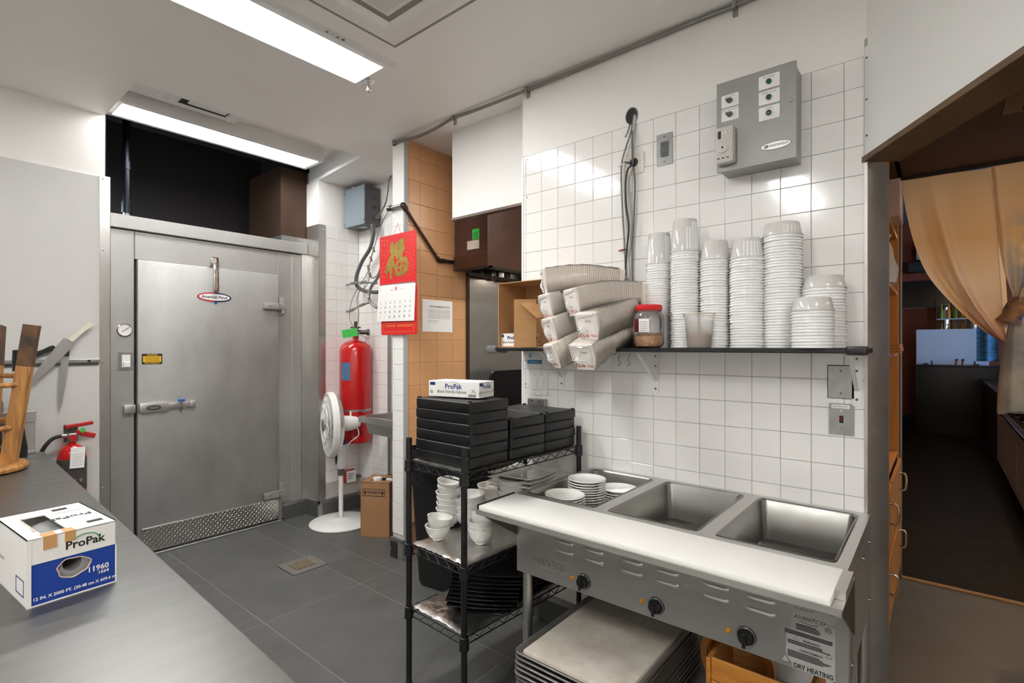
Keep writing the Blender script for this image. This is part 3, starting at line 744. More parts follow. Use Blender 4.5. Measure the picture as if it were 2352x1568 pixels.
# knife rack and knives
t = thing('knife_rack', 'magnetic aluminium knife rail mounted on the white wall', 'knife rack', (0.63, WY - .0065, 1.39))
BB(-.60, .213, -.016, 0, -.009, .012, .002).build('rail', galv, t); B(-.59, .205, -.010, 0, -.024, -.009).build('lower_lip', steeld, t)
B(.152, .166, -.019, -.016, -.006, .008).build('end_clip', ink, t)
def knife(name, label, tip, heel, butt, wd, hm, curve=True, out=0.0):
    """in wall plane coordinates (x,z) relative to the thing"""
    tip, heel, butt = Vector(tip), Vector(heel), Vector(butt)
    t = thing(name, label, 'knife', (heel.x, WY - .0245 - out, heel.y))
    d = (heel - tip).normalized(); n = Vector((-d.y, d.x)); Lb = (heel - tip).length
    poly = []
    for s, wv in ((0, 0), (.08, .30), (.2, .55), (.45, .85), (.8, 1), (1, 1)): poly.append(-d * (Lb * (1 - s)) - n * wd * wv * .5 * (1 if curve else .6))
    for s, wv in ((1, 1), (.8, .95), (.45, .8), (.15, .35)): poly.append(-d * (Lb * (1 - s)) + n * wd * wv * .5 * (1 if curve else .6))
    MB().prism([(p.x, p.y) for p in poly], 0, .002, lambda a, b, h: (a, -h, b)).build('blade', mat('knife_steel', (176, 175, 173), .35, .8), t)
    e = (butt - heel); hn = e.normalized(); hp = Vector((-hn.y, hn.x)); Lh = e.length
    prof = [(0, .013), (.1, .016), (.5, .012), (.85, .015), (.97, .014), (1.0, .006)]
    pl = [hn * (Lh * s) + hp * r for s, r in prof] + [hn * (Lh * s) - hp * r for s, r in reversed(prof)]
    MB().prism([(p.x, p.y) for p in pl], -.007, .010, lambda a, b, h: (a, -h, b)).build('handle', hm, t)
P2 = lambda u, v: (lambda q: (q.x, q.z))(onY(u, v, WY - .025))
knife('chef_knife', 'wide chef knife with an ivory handle on the wall rail', P2(63, 885), P2(158, 782), P2(207, 742), .062, mat('ivory_handle', (222, 214, 200), .4), out=.022)
knife('carving_knife', 'long narrow blade hanging straight down from the knife rail', P2(135, 948), P2(150, 818), P2(156, 790), .036, black, True)
knife('utility_knife', 'small knife with a black handle lying along the knife rail', P2(30, 860), P2(72, 818), P2(126, 797), .022, black)
# wall extinguisher
q = onY(165, 1020, 3.93)
t = thing('fire_extinguisher', 'portable red fire extinguisher with hose hung on the white wall beside the knives', 'extinguisher', (q.x, 3.93, .42), math.radians(0))
MB().lathe([(0, 0), (.06, .0), (.0685, .012), (.0685, .40), (.062, .45), (.04, .478), (.02, .485), (.02, .5)], 28).build('cylinder', red, t)
MB().lathe([(.0690, .22), (.0692, .22), (.0692, .405), (.0690, .405)], 28).build('wrap_label', mat('label_grey', (76, 72, 70), .4, var=.4, vscale=40), t)
for k in range(3):
    a = math.radians(-115 + k * 25); BB(.0 + .0695 * math.cos(a) - .008, .0695 * math.cos(a) + .008, .0695 * math.sin(a) - .0015, .0695 * math.sin(a) + .001, .27, .29, .001).build('pictogram', inkg, t)
text('Sentry', .034, redp, t, lambda a, b, h: (.0702 * math.sin(a / .0702), -.0702 * math.cos(a / .0702), b), 0, .245, 0)
MB().bbox(-.022, .022, -.022, .022, .498, .55, .005).build('valve', mat('valve_metal', (150, 148, 146), .3, .8), t)
MB().cyl((0, -.02, .525), (0, -.034, .525), .019, n=18).build('gauge', redm, t)
MB().bbox(0, .10, -.009, .009, -.015, .015, .004, 1, Matrix.Translation((.015, 0, .555)) @ Matrix.Rotation(math.radians(20), 4, 'Y')).build('carry_handle', redm, t)
MB().bbox(-.03, .10, -.009, .009, -.011, .011, .004, 1, Matrix.Translation((0, 0, .592)) @ Matrix.Rotation(math.radians(-6), 4, 'Y')).build('squeeze_lever', redm, t)
MB().box(-.035, .03, .01, .02, .5, .60).build('wall_hook', steeld, t)
MB().tube(spline([(-.02, -.005, .535), (-.06, -.01, .54), (-.10, -.015, .52), (-.135, -.015, .46), (-.14, -.01, .38), (-.11, 0, .25), (-.085, 0, .12)], 6), .0105, 10).build('hose', black, t)
MB().cyl((-.018, -.004, .535), (-.05, -.008, .54), .012, n=12).build('hose_coupling', chrome, t)
MB().obox((.012, -.078, .415), (.066, .001, .12), Matrix.Rotation(math.radians(3), 3, 'Y')).build('inspection_tag', paper, t)
ftg = lambda a, b, h: (.012 + a, -.0786 - h, .415 + b)
for i in range(6): B(-.012, .036, -.0792, -.0788, .372 + i * .012, .3735 + i * .012).build('tag_print', inkg, t)
MB().obox((.045, -.03, .565), (.02, .006, .026), Matrix.Rotation(math.radians(30), 3, 'Y')).build('seal', green, t)
# ================================================================== ALCOVE
# electrical box
t = thing('electrical_box', 'blue grey steel junction box high in the tiled alcove', 'junction box', (2.79, 3.97, 2.54))
BB(-.160, 0, -.153, .153, 0, .335, .003).build('body', greyd, t)
BB(-.168, -.160, -.155, .155, -.003, .338, .003).build('cover', greybl, t)
for yy in (-.145, .145):
    for zz in (.03, .30): MB().cyl((-.168, yy, zz), (-.174, yy, zz), .007, n=10).build('screw', galv, t)
for zz in (.24, .16): MB().cyl((-.06, -.153, zz), (-.06, -.1555, zz), .017, n=16).build('knockout', mat('knockout_grey', (72, 74, 76), .5), t)
B(-.12, -.05, -.08, .02, -.0045, -.003).build('bottom_plate', galv, t)
# conduit stubs on the box
t = thing('conduit_elbow', 'short galvanised conduit connectors on top of the junction box', 'conduit', (2.72, 3.90, 2.878))
MB().cyl((0, 0, 0), (0, 0, .040), .018, n=14).build('connector', galv, t)
MB().cyl((-.07, .12, 0), (-.07, .12, .018), .016, n=14).build('bushing', galv, t)
# metal flex from box to stub
p = [Vector((2.735, 3.815, 2.60)), Vector((2.735, 3.775, 2.615))] + [onX(u, v, 2.72) for u, v in ((884, 470), (890, 440), (893, 415), (903, 398), (912, 392))]
t = thing('thin_flex_conduit', 'thin grey flexible conduit leaving the side of the junction box', 'conduit')
MB().tube(spline(p, 10), .008, 8).build('hose', mat('armour_grey', (140, 137, 132), .45, .6), t)
MB().cyl((2.735, 3.815, 2.60), (2.735, 3.78, 2.61), .016, n=12).build('connector', galv, t)
# big grey liquid tight conduit
p = [onX(u, v, 2.70) for u, v in ((856, 515), (857, 540), (850, 570), (832, 600), (820, 630), (818, 648), (823, 660), (838, 668), (862, 671), (882, 668))]
t = thing('liquid_tight_conduit', 'thick grey rubber conduit looping down below the junction box', 'conduit')
MB().tube(spline(p, 8), .0165, 10).build('hose', rubber, t)
MB().cyl(p[0], p[0] + Vector((0, 0, -.07)), .024, .020, n=14).build('gland', greyd, t)
# white control box, red pull station, black box behind the calendar
t = thing('white_control_box', 'small white box with screws behind the calendar in the alcove', 'control box', (2.789, 3.44, 2.00))
BB(-.06, 0, -.09, .09, 0, .20, .004).build('body', white, t)
for yy, zz in ((.06, .17), (.05, .15), (.06, .02)): MB().cyl((-.06, yy, zz), (-.062, yy, zz), .003, n=6).build('screw', ink, t)
t = thing('pull_station', 'red fire suppression pull station on the side wall of the alcove', 'alarm box', (2.789, 3.47, 1.68))
BB(-.07, 0, -.095, .095, 0, .20, .006).build('body', redm, t)
fp = lambda a, b, h: (-.07 - h, -a, .10 + b)
text('ANSUL', .022, paper, t, fp, -.06, .075, .0008); text('FIRE', .028, paper, t, fp, .05, .08, .0008)
MB().prism(rrect(-.08, -.05, -.085, -.07, .003), 0, .001, fp).build('label', paper, t)
# armoured hose behind the calendar
p = [onX(u, v, 2.62) for u, v in ((876, 620), (866, 640), (852, 660), (847, 680), (850, 692), (862, 704), (876, 708))]
t = thing('armoured_hose', 'ribbed steel hose curving out from behind the calendar', 'hose')
sp_ = spline(p, 14); MB().tube(sp_, [.011 + .0022 * (i % 2) for i in range(len(sp_))], 8).build('hose', galv, t)
# suppression pipework
t = thing('suppression_piping', 'galvanised pipe nipples and thin cables above the red cylinder', 'pipe')
Yb = 4.10
m = [onX(u, v, 2.66) for u, v in ((788, 657), (812, 650), (835, 648), (860, 650))]
MB().tube(m, .0085, 8).build('pipe', galv, t)
for i in (1, 2, 3): MB().cyl(m[i] + Vector((0, .03, -.001)), m[i] - Vector((0, .03, -.001)), .014, n=10).build('fitting', galv, t)
m = [onX(u, v, 2.66) for u, v in ((786, 717), (808, 712), (832, 700), (850, 694))]
MB().tube(m, .0085, 8).build('pipe', galv, t)
for i in (1, 2): MB().cyl(m[i] + Vector((0, .03, -.006)), m[i] - Vector((0, .03, -.006)), .0135, n=10).build('fitting', galv, t)
MB().tube(spline([onX(u, v, 2.60) for u, v in ((846, 622), (833, 645), (812, 680), (803, 715), (806, 740), (820, 760), (838, 775), (848, 776))], 8), .003, 6).build('cable', mat('cable_grey', (128, 127, 125), .5, .3), t)
MB().tube(spline([onX(u, v, 2.60) for u, v in ((850, 632), (842, 655), (826, 670), (820, 690), (824, 715), (823, 735), (820, 748))], 8), .003, 6).build('cable', mat('cable_grey', (128, 127, 125), .5, .3), t)
MB().tube(spline([onX(u, v, 2.60) for u, v in ((895, 478), (876, 515), (862, 560), (859, 575))], 8), .0035, 6).build('cable', mat('cable_grey', (128, 127, 125), .5, .3), t)
MB().tube(spline([onX(u, v, 2.66) for u, v in ((859, 570), (853, 590), (848, 612), (848, 632), (856, 638), (866, 632), (874, 612))], 8), .005, 8).build('bent_tube', galv, t)
for u, v in ((858, 573), (852, 595), (846, 615), (850, 632)):
    q = onX(u, v, 2.66); MB().cyl(q + Vector((0, .006, .02)), q - Vector((0, .006, .02)), .011, n=10).build('fitting', mat('brassy', (120, 104, 80), .4, .6), t)
# second extinguisher behind calendar
q = onY(889, 545, 3.26)
t = thing('small_red_cylinder', 'red extinguisher top with a gauge partly hidden behind the calendar', 'extinguisher', (2.70, 3.30, 1.95))
MB().lathe([(0, 0), (.06, 0), (.066, .01), (.066, .30), (.058, .345), (.03, .375), (.02, .38), (.02, .40)], 24).build('cylinder', red, t)
MB().lathe([(.0672, .26), (.0672, .29)], 24).build('strap', chrome, t)
MB().tube(spline([(-.03, .03, .37), (-.03, .03, .40), (0, 0, .42), (.03, -.03, .40), (.03, -.03, .37)], 5), .006, 8).build('handle', black, t)
MB().cyl((-.01, .0, .43), (-.03, -.01, .43), .018, n=16).build('gauge', steeld, t)
# large red suppression cylinder
q = onY(822, 900, 3.99)
t = thing('suppression_cylinder', 'tall red fire suppression cylinder strapped in the tiled alcove', 'gas cylinder', (2.655, 3.995, 0.64))
R_ = .137
MB().lathe([(0, .0), (R_ - .006, .0), (R_, .01), (R_, .05), (R_ - .004, .056), (R_ - .004, .062), (R_, .068), (R_, .80), (R_ - .012, .845), (R_ - .05, .878), (.03, .895), (.024, .90), (.024, .935)], 40).build('cylinder', red, t)
MB().lathe([(R_ + .0012, .275), (R_ + .0012, .292)], 40).build('strap', galv, t)
MB().obox((-.02, -R_ - .002, .275), (.07, .004, .012), Matrix.Rotation(math.radians(18), 3, 'Y')).build('strap_tail', galv, t)
a0 = math.radians(200)
vs = []; n = 8
for k in range(n + 1):
    a = math.radians(176 + 42 * k / n)
    for zz in (.545, .70): vs.append(((R_ + .001) * math.cos(a), (R_ + .001) * math.sin(a), zz))
MB().add(vs, [(2 * k, 2 * k + 2, 2 * k + 3, 2 * k + 1) for k in range(n)]).build('blue_label', mat('label_blue', (90, 122, 160), .5, var=.35, vscale=60), t)
MB().cyl((0, 0, .93), (0, 0, 1.0), .028, .022, n=16).cyl((0, 0, 1.0), (0, 0, 1.012), .045, n=20).cyl((0, 0, 1.012), (0, 0, 1.06), .014, n=12).build('valve', mat('valve_dark', (84, 80, 74), .4, .7), t)
MB().cyl((.0, -.0, .965), (.07, -.07, .965), .02, n=14).cyl((.07, -.07, .965), (.085, -.085, .965), .028, n=14).build('side_outlet', mat('valve_dark', (84, 80, 74), .4, .7), t)
MB().obox((-.095, -.06, .955), (.13, .003, .07), Matrix.Rotation(math.radians(-35), 3, 'Z') @ Matrix.Rotation(math.radians(-10), 3, 'Y')).build('green_tag', green, t)
MB().box(R_ - .01, R_ + .035, -.03, .03, -.02, .62).build('bracket', black, t)
# vertical conduits
t = thing('vertical_conduit', 'galvanised vertical conduit behind the red cylinder', 'pipe', (2.765, 3.66, .02))
MB().cyl((0, 0, .12), (0, 0, 1.68), .013, n=12).build('pipe', galv, t)
MB().cyl((0, 0, .30), (0, 0, .36), .02, n=12).build('coupling', galv, t)
# red box low on the back wall
q = onY(801, 1092, 4.13)
t = thing('low_alarm_box', 'small red box with a white face low on the alcove tiles', 'alarm box', (q.x, 4.146, q.z), 0)
BB(-.05, .05, -.055, 0, -.055, .055, .003).build('body', redm, t)
B(-.047, .047, -.058, -.055, -.052, .052).build('face', paper, t)
for i in range(3): B(-.035, .03 - i * .01, -.0586, -.058, .02 - i * .02, .027 - i * .02).build('print_line', inkg, t)
MB().cyl((.05, -.03, -.01), (.32, -.03, -.05), .011, n=10).build('conduit', greyd, t)
MB().cyl((.05, -.03, -.01), (.075, -.03, -.014), .017, n=12).build('connector', greyd, t)
# hand sink on the side wall
t = thing('hand_sink', 'small stainless wall hand sink in the alcove', 'sink', (2.385, 3.30, .88))
sw, sd, zh = .25, .40, .048       # half width (Y), depth (X)
m = MB(); yh = .25
# rim: outer box ring with sloped bowl
def ringpts(x0, x1, y0, y1, z): return [(x0, y0, z), (x1, y0, z), (x1, y1, z), (x0, y1, z)]
rings = [ringpts(0, sd, -yh, yh, 0), ringpts(0, sd, -yh, yh, zh), ringpts(.03, sd - .06, -yh + .03, yh - .03, zh), ringpts(.05, sd - .07, -yh + .06, yh - .06, -.085), ringpts(.07, sd - .09, -yh + .08, yh - .08, -.09)]
for i, r in enumerate(rings): m.v += r
for i in range(len(rings) - 1):
    for k in range(4): m.f.append((i * 4 + k, i * 4 + (k + 1) % 4, (i + 1) * 4 + (k + 1) % 4, (i + 1) * 4 + k))
m.f.append((16, 17, 18, 19)); m.build('basin', steel, t, 20)
mo = MB(); o1 = [ringpts(.035, sd - .04, -yh + .05, yh - .05, .004), ringpts(.05, sd - .05, -yh + .07, yh - .07, -.09), ringpts(.10, sd - .10, -yh + .13, yh - .13, -.105)]
for r in o1: mo.v += r
for i in range(2):
    for k in range(4): mo.f.append((i * 4 + k, i * 4 + (k + 1) % 4, (i + 1) * 4 + (k + 1) % 4, (i + 1) * 4 + k))
mo.f.append((8, 9, 10, 11)); mo.build('bowl_underside', steel, t, 60)
B(sd - .02, sd, -yh, yh, 0, .20).build('backsplash', steel, t)
MB().cyl((.2, 0, -.10), (.2, 0, -.15), .024, n=14).build('drain_nut', black, t)
MB().tube([(.2, 0, -.15), (.2, 0, -.50), (.22, 0, -.58), (.30, 0, -.60), (.40, 0, -.58)], .017, 12).build('drain_pipe', steeld, t)
t = thing('stop_valve', 'small chrome stop valve on the tiles under the hand sink', 'valve', (2.79, 3.44, .57))
MB().cyl((0, 0, 0), (-.05, 0, 0), .010, n=10).cyl((-.05, .0, 0), (-.05, .035, 0), .012, n=10).cyl((-.05, .035, .005), (-.05, .035, -.05), .008, n=8).build('body', chrome, t)
# cardboard jug box
t = thing('jug_carton', 'brown cardboard carton with THIS SIDE UP printed, holding a white capped jug', 'carton', (2.352, 3.472, 0), math.radians(-59))
w_, d_, h_ = .236, .24, .425
m = MB(); m.box(0, w_, 0, .004, 0, h_); m.box(0, w_, d_ - .004, d_, 0, h_); m.box(0, .004, 0, d_, 0, h_); m.box(w_ - .004, w_, 0, d_, 0, h_); m.box(0, w_, 0, d_, 0, .004)
m.box(.0, .055, 0, d_, h_ - .004, h_); m.box(.155, w_, 0, .07, h_ - .004, h_); m.box(.155, w_, .17, d_, h_ - .004, h_); m.box(.055, .155, 0, .05, h_ - .004, h_); m.box(.055, .155, .15, d_, h_ - .004, h_)
m.build('carton', cardd, t)
B(.01, w_ - .01, .01, d_ - .01, .01, h_ - .03).build('jug_body', mat('jug_white', (226, 226, 222), .5), t)
MB().lathe([(.036, 0), (.036, .022), (.03, .026), (0, .026)], 20, Matrix.Translation((.10, .09, h_ - .006))).build('cap', white, t)
MB().tube(spline([(.165, .12, h_ - .04), (.17, .12, h_ - .006), (.20, .12, h_ - .004), (.225, .12, h_ - .03)], 5), .011, 8).build('jug_handle', mat('jug_white', (226, 226, 222), .5), t)
fj = lambda a, b, h: (a, -h, b)
m = MB()
for z in (.318, .370): m.box(.018, .196, -.001, 0, z, z + .004)
m.box(.018, .022, -.001, 0, .318, .374); m.box(.192, .196, -.001, 0, .318, .374); m.build('printed_frame', ink, t)
text('THIS SIDE UP', .026, ink, t, fj, .107, .347, .0008, bold=.0008, wx=.72)
for a in (.038, .177): MB().prism([(a - .006, .332), (a + .006, .332), (a + .006, .345), (a + .013, .345), (a, .362), (a - .013, .345), (a - .006, .345)], 0, .001, fj).build('arrow', ink, t)
# ---------------------------------------------------------------- pedestal fan
t = thing('pedestal_fan', 'white pedestal fan with a round base turned to the side', 'fan', (2.433, 3.873, 0))
MB().lathe([(0, .0), (.245, .0), (.252, .004), (.252, .012), (.24, .020), (.12, .034), (.04, .042), (.024, .05)], 48).build('base', white, t)
MB().cyl((0, 0, .03), (0, 0, .45), .0185, n=18).build('pole', white, t)
MB().cyl((0, 0, .40), (0, 0, .455), .026, n=18).build('clamp_collar', rubber, t)
ang = math.atan2(.35, -1)     # facing -X, a little +Y
FR = Matrix.Translation((-.0, 0, .83)) @ Matrix.Rotation(ang, 4, 'Z')      # local +x = facing
def L3(x, y, z): return FR @ Vector((x, y, z))
body = MB()
for (z0, z1, r0, r1) in ((.455, .52, .028, .040), (.52, .60, .040, .036), (.60, .70, .036, .026)): body.cyl((0, 0, z0), (0, 0, z1), r0, r1, n=18)
body.build('control_housing', white, t)
cp = [L3(.046, y, z - .83) for y, z in ()]
MB().prism([(a, b) for a, b in ell(0, 0, .024, .05)], .036, .043, lambda a, b, h: L3(h, -a, -.285 + b)).build('control_panel', black, t)
MB().cyl(L3(.0, 0, -.14), L3(.0, 0, -.03), .022, .018, n=14).build('neck', white, t)
MB().lathe([(0, -.16), (.03, -.158), (.05, -.13), (.062, -.08), (.066, -.03), (.05, .0), (0, .0)], 24, FR @ Matrix.Rotation(math.pi / 2, 4, 'Y')).build('motor_housing', white, t)
MB().cyl(L3(-.08, 0, .06), L3(-.08, 0, .10), .008, n=10).build('oscillation_knob', white, t)
# cage
RC = .262
CG = FR @ Matrix.Translation((.085, 0, 0)) @ Matrix.Rotation(math.pi / 2, 4, 'Y')      # local z = facing
MB().lathe([(RC, -.026), (RC + .008, -.02), (RC + .008, .02), (RC, .028), (RC - .012, .03), (RC - .012, -.026), (RC, -.026)], 56, CG).build('rim', white, t)
m = MB(); nw = 72
for k in range(nw):
    a = 2 * math.pi * k / nw; ca, sa = math.cos(a), math.sin(a)
    m.tube([CG @ Vector((r * ca, r * sa, z)) for r, z in ((.055, -.085), (.13, -.085), (.21, -.065), (.25, -.035), (.262, -.02))], .0017, 4, caps=False)
m.build('rear_grille', white, t)
m = MB()
for k in range(nw):
    a = 2 * math.pi * k / nw
    pts = []
    for s in range(6):
        r = .050 + (.252 - .050) * s / 5; aa = a + .7 * (s / 5) ** 1.0
        pts.append(CG @ Vector((r * math.cos(aa), r * math.sin(aa), .052 - .03 * (s / 5) ** 2)))
    m.tube(pts, .0017, 4, caps=False)
m.build('front_grille', white, t)
for r, z in ((.14, .047), (.20, .037)):
    MB().tube([CG @ Vector((r * math.cos(2 * math.pi * k / 40), r * math.sin(2 * math.pi * k / 40), z + .003)) for k in range(40)], .0022, 5, True).build('grille_ring', white, t)
m = MB()
for k in range(5):
    a = 2 * math.pi * k / 5 + .3
    pts = [CG @ Vector((r * math.cos(a + w2), r * math.sin(a + w2), zz)) for r, w2, zz in ((.05, 0, .056), (.11, .25, .053), (.15, .7, .048), (.15, 1.2, .048), (.10, 1.5, .053), (.05, 1.6, .056))]
    m.tube(spline(pts, 4), .0032, 6)
m.build('grille_petals', white, t)
MB().lathe([(0, .064), (.05, .062), (.056, .052), (.054, .046)], 28, CG).build('grille_badge', mat('badge_grey', (150, 150, 150), .3, .6), t)
m = MB()
for k in range(5):
    a0 = 2 * math.pi * k / 5
    def bl(i, j, a0=a0):
        r = .04 + .19 * i; aa = a0 + (j - .5) * (1.0 - .1 * i) + .25 * i
        return CG @ Vector((r * math.cos(aa), r * math.sin(aa), -.02 + (j - .5) * .05))
    m.grid(bl, 5, 5)
m.build('blades', white, t)
MB().tube(spline([L3(-.12, .02, -.02), L3(-.14, .03, -.10), L3(-.06, .04, -.16), L3(-.03, .05, -.22)], 6), .004, 6).build('cord', white, t)
BB(-.01, .02, -.045, -.02, .66, .70, .003).build('cord_clip', navy, t)
# floor drain
t = thing('floor_drain', 'square floor drain with a slotted brass grate', 'drain', (1.80, 3.325, 0))
MB().prism(rrect(-.122, .122, -.115, .115, .02), 0, .003, frZ(0, 0, 0)).build('frame', mat('drain_frame', (128, 122, 116), .5, .4), t)
MB().prism(rrect(-.126, .126, -.119, .119, .02), 0, .0012, frZ(0, 0, 0)).build('joint', ink, t)
B(-.072, .072, -.058, .058, .003, .0036).build('dark_well', ink, t)
for i in range(10):
    x = -.066 + i * .0146; B(x - .004, x + .004, -.058, .058, .003, .007).build('grate_bar', mat('grate_brass', (172, 158, 132), .4, .7), t)
for y in (-.03, 0, .03): B(-.07, .07, y - .003, y + .003, .0032, .0062).build('cross_bar', mat('grate_brass', (172, 158, 132), .4, .7), t)
# ---------------------------------------------------------------- calendar
t = thing('wall_calendar', 'red and gold wall calendar with a white August page on the stub wall', 'calendar', (2.262, 3.098, 1.56))
FC = lambda a, b, h: (-h, -a, b)
MB().prism(rrect(.0, .40, .27, .70, .014), 0, .004, FC).build('backing_board', redp, t)
MB().prism(rrect(.015, .405, .0, .33, .014), -.003, .001, FC).build('lower_board', redp, t)
MB().prism([(-.025, .098), (.385, .092), (.398, .345), (.0, .352)], .006, .012, FC).build('date_page', paper, t)
MB().box(-.010, .0, -.385, .0, .346, .356).build('binding', inkg, t)
MB().tube([(-.004, -.165, .70), (0, -.20, .775), (-.004, -.235, .70)], .0012, 5).build('hanging_cord', redm, t)
def brush(m_, pts, rs):
    """flat brush stroke as a chain of tapered capsules in calendar coordinates"""
    for (p, q, r0, r1) in [(pts[i], pts[i + 1], rs[i], rs[i + 1]) for i in range(len(pts) - 1)]:
        d = Vector((q[0] - p[0], q[1] - p[1])); d.normalize(); an = math.atan2(d.y, d.x); poly = []
        for k in range(9):
            a = an + math.pi / 2 + math.pi * k / 8; poly.append((p[0] + r0 * math.cos(a), p[1] + r0 * math.sin(a)))
        for k in range(9):
            a = an - math.pi / 2 + math.pi * k / 8; poly.append((q[0] + r1 * math.cos(a), q[1] + r1 * math.sin(a)))
        m_.prism(poly, .0042, .0052 + random.uniform(0, .0004), FC)
cv = lambda x, y: ((x - 95) / 500 * .40, .70 - (y - 100) / 700 * .345 - .0)
def glyph(strokes):
    for pts, rs in strokes:
        m_ = MB(); brush(m_, [cv(*p) for p in pts], [r * .0008 for r in rs]); m_.build('gold_brush_stroke', gold, t)
glyph([([(275, 250), (278, 330)], [28, 34]), ([(290, 395), (250, 480), (200, 610)], [24, 36, 26]), ([(262, 470), (262, 600), (262, 700)], [24, 20, 18]), ([(285, 500), (320, 590)], [20, 12]),
       ([(335, 265), (415, 225)], [26, 30]), ([(335, 260), (328, 380)], [14, 20]), ([(415, 230), (370, 360), (345, 430)], [26, 22, 16]), ([(430, 315), (400, 360), (350, 430)], [26, 24, 16]), ([(345, 435), (400, 405)], [12, 20]),
       ([(335, 560), (330, 640), (355, 670), (420, 665), (465, 620), (478, 540), (455, 480), (400, 465), (355, 500), (335, 560)], [20, 22, 20, 22, 24, 22, 24, 20, 18, 20]), ([(405, 490), (400, 650)], [12, 12]), ([(350, 580), (460, 565)], [12, 12])])
m = MB(); rr = random.Random(3)
for cx in (.025, .055, .09, .30, .335, .37):
    z = .675
    while z > .40:
        hgt = rr.uniform(.008, .022)
        for k in range(3):
            x0 = cx + rr.uniform(-.008, .004); zz = z - rr.uniform(0, hgt)
            if rr.random() < .5: m.box(-.0052, -.004, -(x0 + .010), -x0, zz, zz + .0018)
            else: m.box(-.0052, -.004, -(x0 + .002), -x0, zz - .006, zz + .004)
        z -= hgt + .014
o = m.build('gold_characters', goldp, t, None); o['kind'] = 'stuff'
FP = lambda a, b, h: (-.012 - h, -a, b)
text('8', .042, redp, t, FP, .196, .318, .0006, bold=.0006); text('2026', .014, ink, t, FP, .15, .312, .0006); text('AUGUST', .010, inkg, t, FP, .26, .312, .0006)
for a_ in (.018, .37): text('AUG', .010, redp, t, FP, a_, .325, .0006, rot=math.pi / 2)
dd = 1
for r_ in range(5):
    for c_ in range(7):
        if r_ == 0 and c_ < 6: continue
        if r_ == 4 and c_ < 2: continue
        n_ = 1 if r_ == 0 else (2 + (r_ - 1) * 7 + c_)
        a_ = .028 + c_ * .054 - r_ * .003; b_ = .258 - r_ * .033
        text(str(n_), .021, redp if c_ == 0 else (inkg if c_ == 6 else ink), t, FP, a_, b_, .0006, bold=.0003)
text('30', .012, inkg, t, FP, .018, .126, .0006); text('31', .012, inkg, t, FP, .065, .126, .0006)
m = MB()
for r_ in range(6): m.box(-.0128, -.012, -.375, -.005, .275 - r_ * .033, .2757 - r_ * .033)
m.build('ruled_lines', mat('rule_grey', (205, 203, 200), .7), t)
FL = lambda a, b, h: (-.001 - h, -a, b)
text('LI HING INC', .021, goldp, t, FL, .12, .062, .0008, bold=.0004); text('A-FOOD SERVICE', .021, goldp, t, FL, .28, .062, .0008, bold=.0004)
m = MB()
for z in (.02, .08): m.box(-.0018, -.001, -.375, -.04, z, z + .002)
for y in (.04, .375): m.box(-.0018, -.001, -y - .002, -y, .02, .082)
m.build('gold_frame', goldp, t)
# black tablet behind calendar
q = onX(869, 750, 2.60)
# paper notice on tan tiles
q0, q1 = onY(970, 690, 2.853), onY(1039, 763, 2.853)
t = thing('paper_notice', 'white printed cooking schedule sheet taped to the tan tiles', 'notice', (q0.x, 2.8535, q1.z))
w_, h_ = q1.x - q0.x, q0.z - q1.z
B(0, w_, -.0015, 0, 0, h_ + .012).build('sheet', paper, t)
fn = lambda a, b, h: (a, -.0015 - h, b)
text('JADWAL MASAK KYOTO', .020, ink, t, fn, w_ / 2 + .02, h_ * .83, .0005, bold=.0003, wx=.9)
m = MB()
for i in range(4):
    for j in range(2):
        x0, z0 = .055 + i * .055, h_ * .44 + j * .035
        m.box(x0, x0 + .05, -.0021, -.0015, z0, z0 + .001); m.box(x0, x0 + .001, -.0021, -.0015, z0, z0 + .03); m.box(x0 + .05, x0 + .051, -.0021, -.0015, z0, z0 + .03); m.box(x0, x0 + .05, -.0021, -.0015, z0 + .03, z0 + .031)
        for k in range(3): m.box(x0 + .008, x0 + .042, -.0021, -.0015, z0 + .007 + k * .008, z0 + .009 + k * .008)
m.build('printed_table', inkg, t, None)
for k in range(2): B(.05, .16 - k * .02, -.0021, -.0015, h_ * (.36 - .05 * k), h_ * (.36 - .05 * k) + .002).build('print_line', inkg, t)
# gas pipe
t = thing('gas_pipe', 'brown steel pipe bending down across the tan tiles to the hood', 'pipe')
a = onX(897, 478, 2.258); b = onX(926, 471, 2.258); c2 = Vector((2.268, 2.838, b.z - .004)); d2 = onY(1008, 598, 2.838); e2 = onY(1058, 603, 2.838); f2 = Vector((3.06, 2.838, e2.z + .012))
pb = mat('pipe_brown', (72, 52, 40), .4, .5)
MB().cyl(a, b, .013, n=12).build('upper_pipe', galv, t)
MB().cyl(a + Vector((0, .025, 0)), a - Vector((0, .012, 0)), .020, n=12).build('union', steeld, t)
MB().tube(spline([b + Vector((0, .006, 0)), b, Vector((2.262, 2.845, b.z + .002)), c2, c2 + (d2 - c2) * .06], 5), .020, 12).build('elbow', pb, t)
MB().cyl(c2, d2, .0115, n=12).build('diagonal_pipe', pb, t)
MB().tube([c2 + (d2 - c2) * .95, d2, d2 + (e2 - d2) * .25], .017, 12).build('elbow', blackp, t)
MB().cyl(d2, f2, .0125, n=12).build('lower_pipe', blackp, t)
for s in (.62, .80, .93): MB().cyl(d2 + (f2 - d2) * s, d2 + (f2 - d2) * (s + .05), .02, n=12).build('fitting', blackp, t)
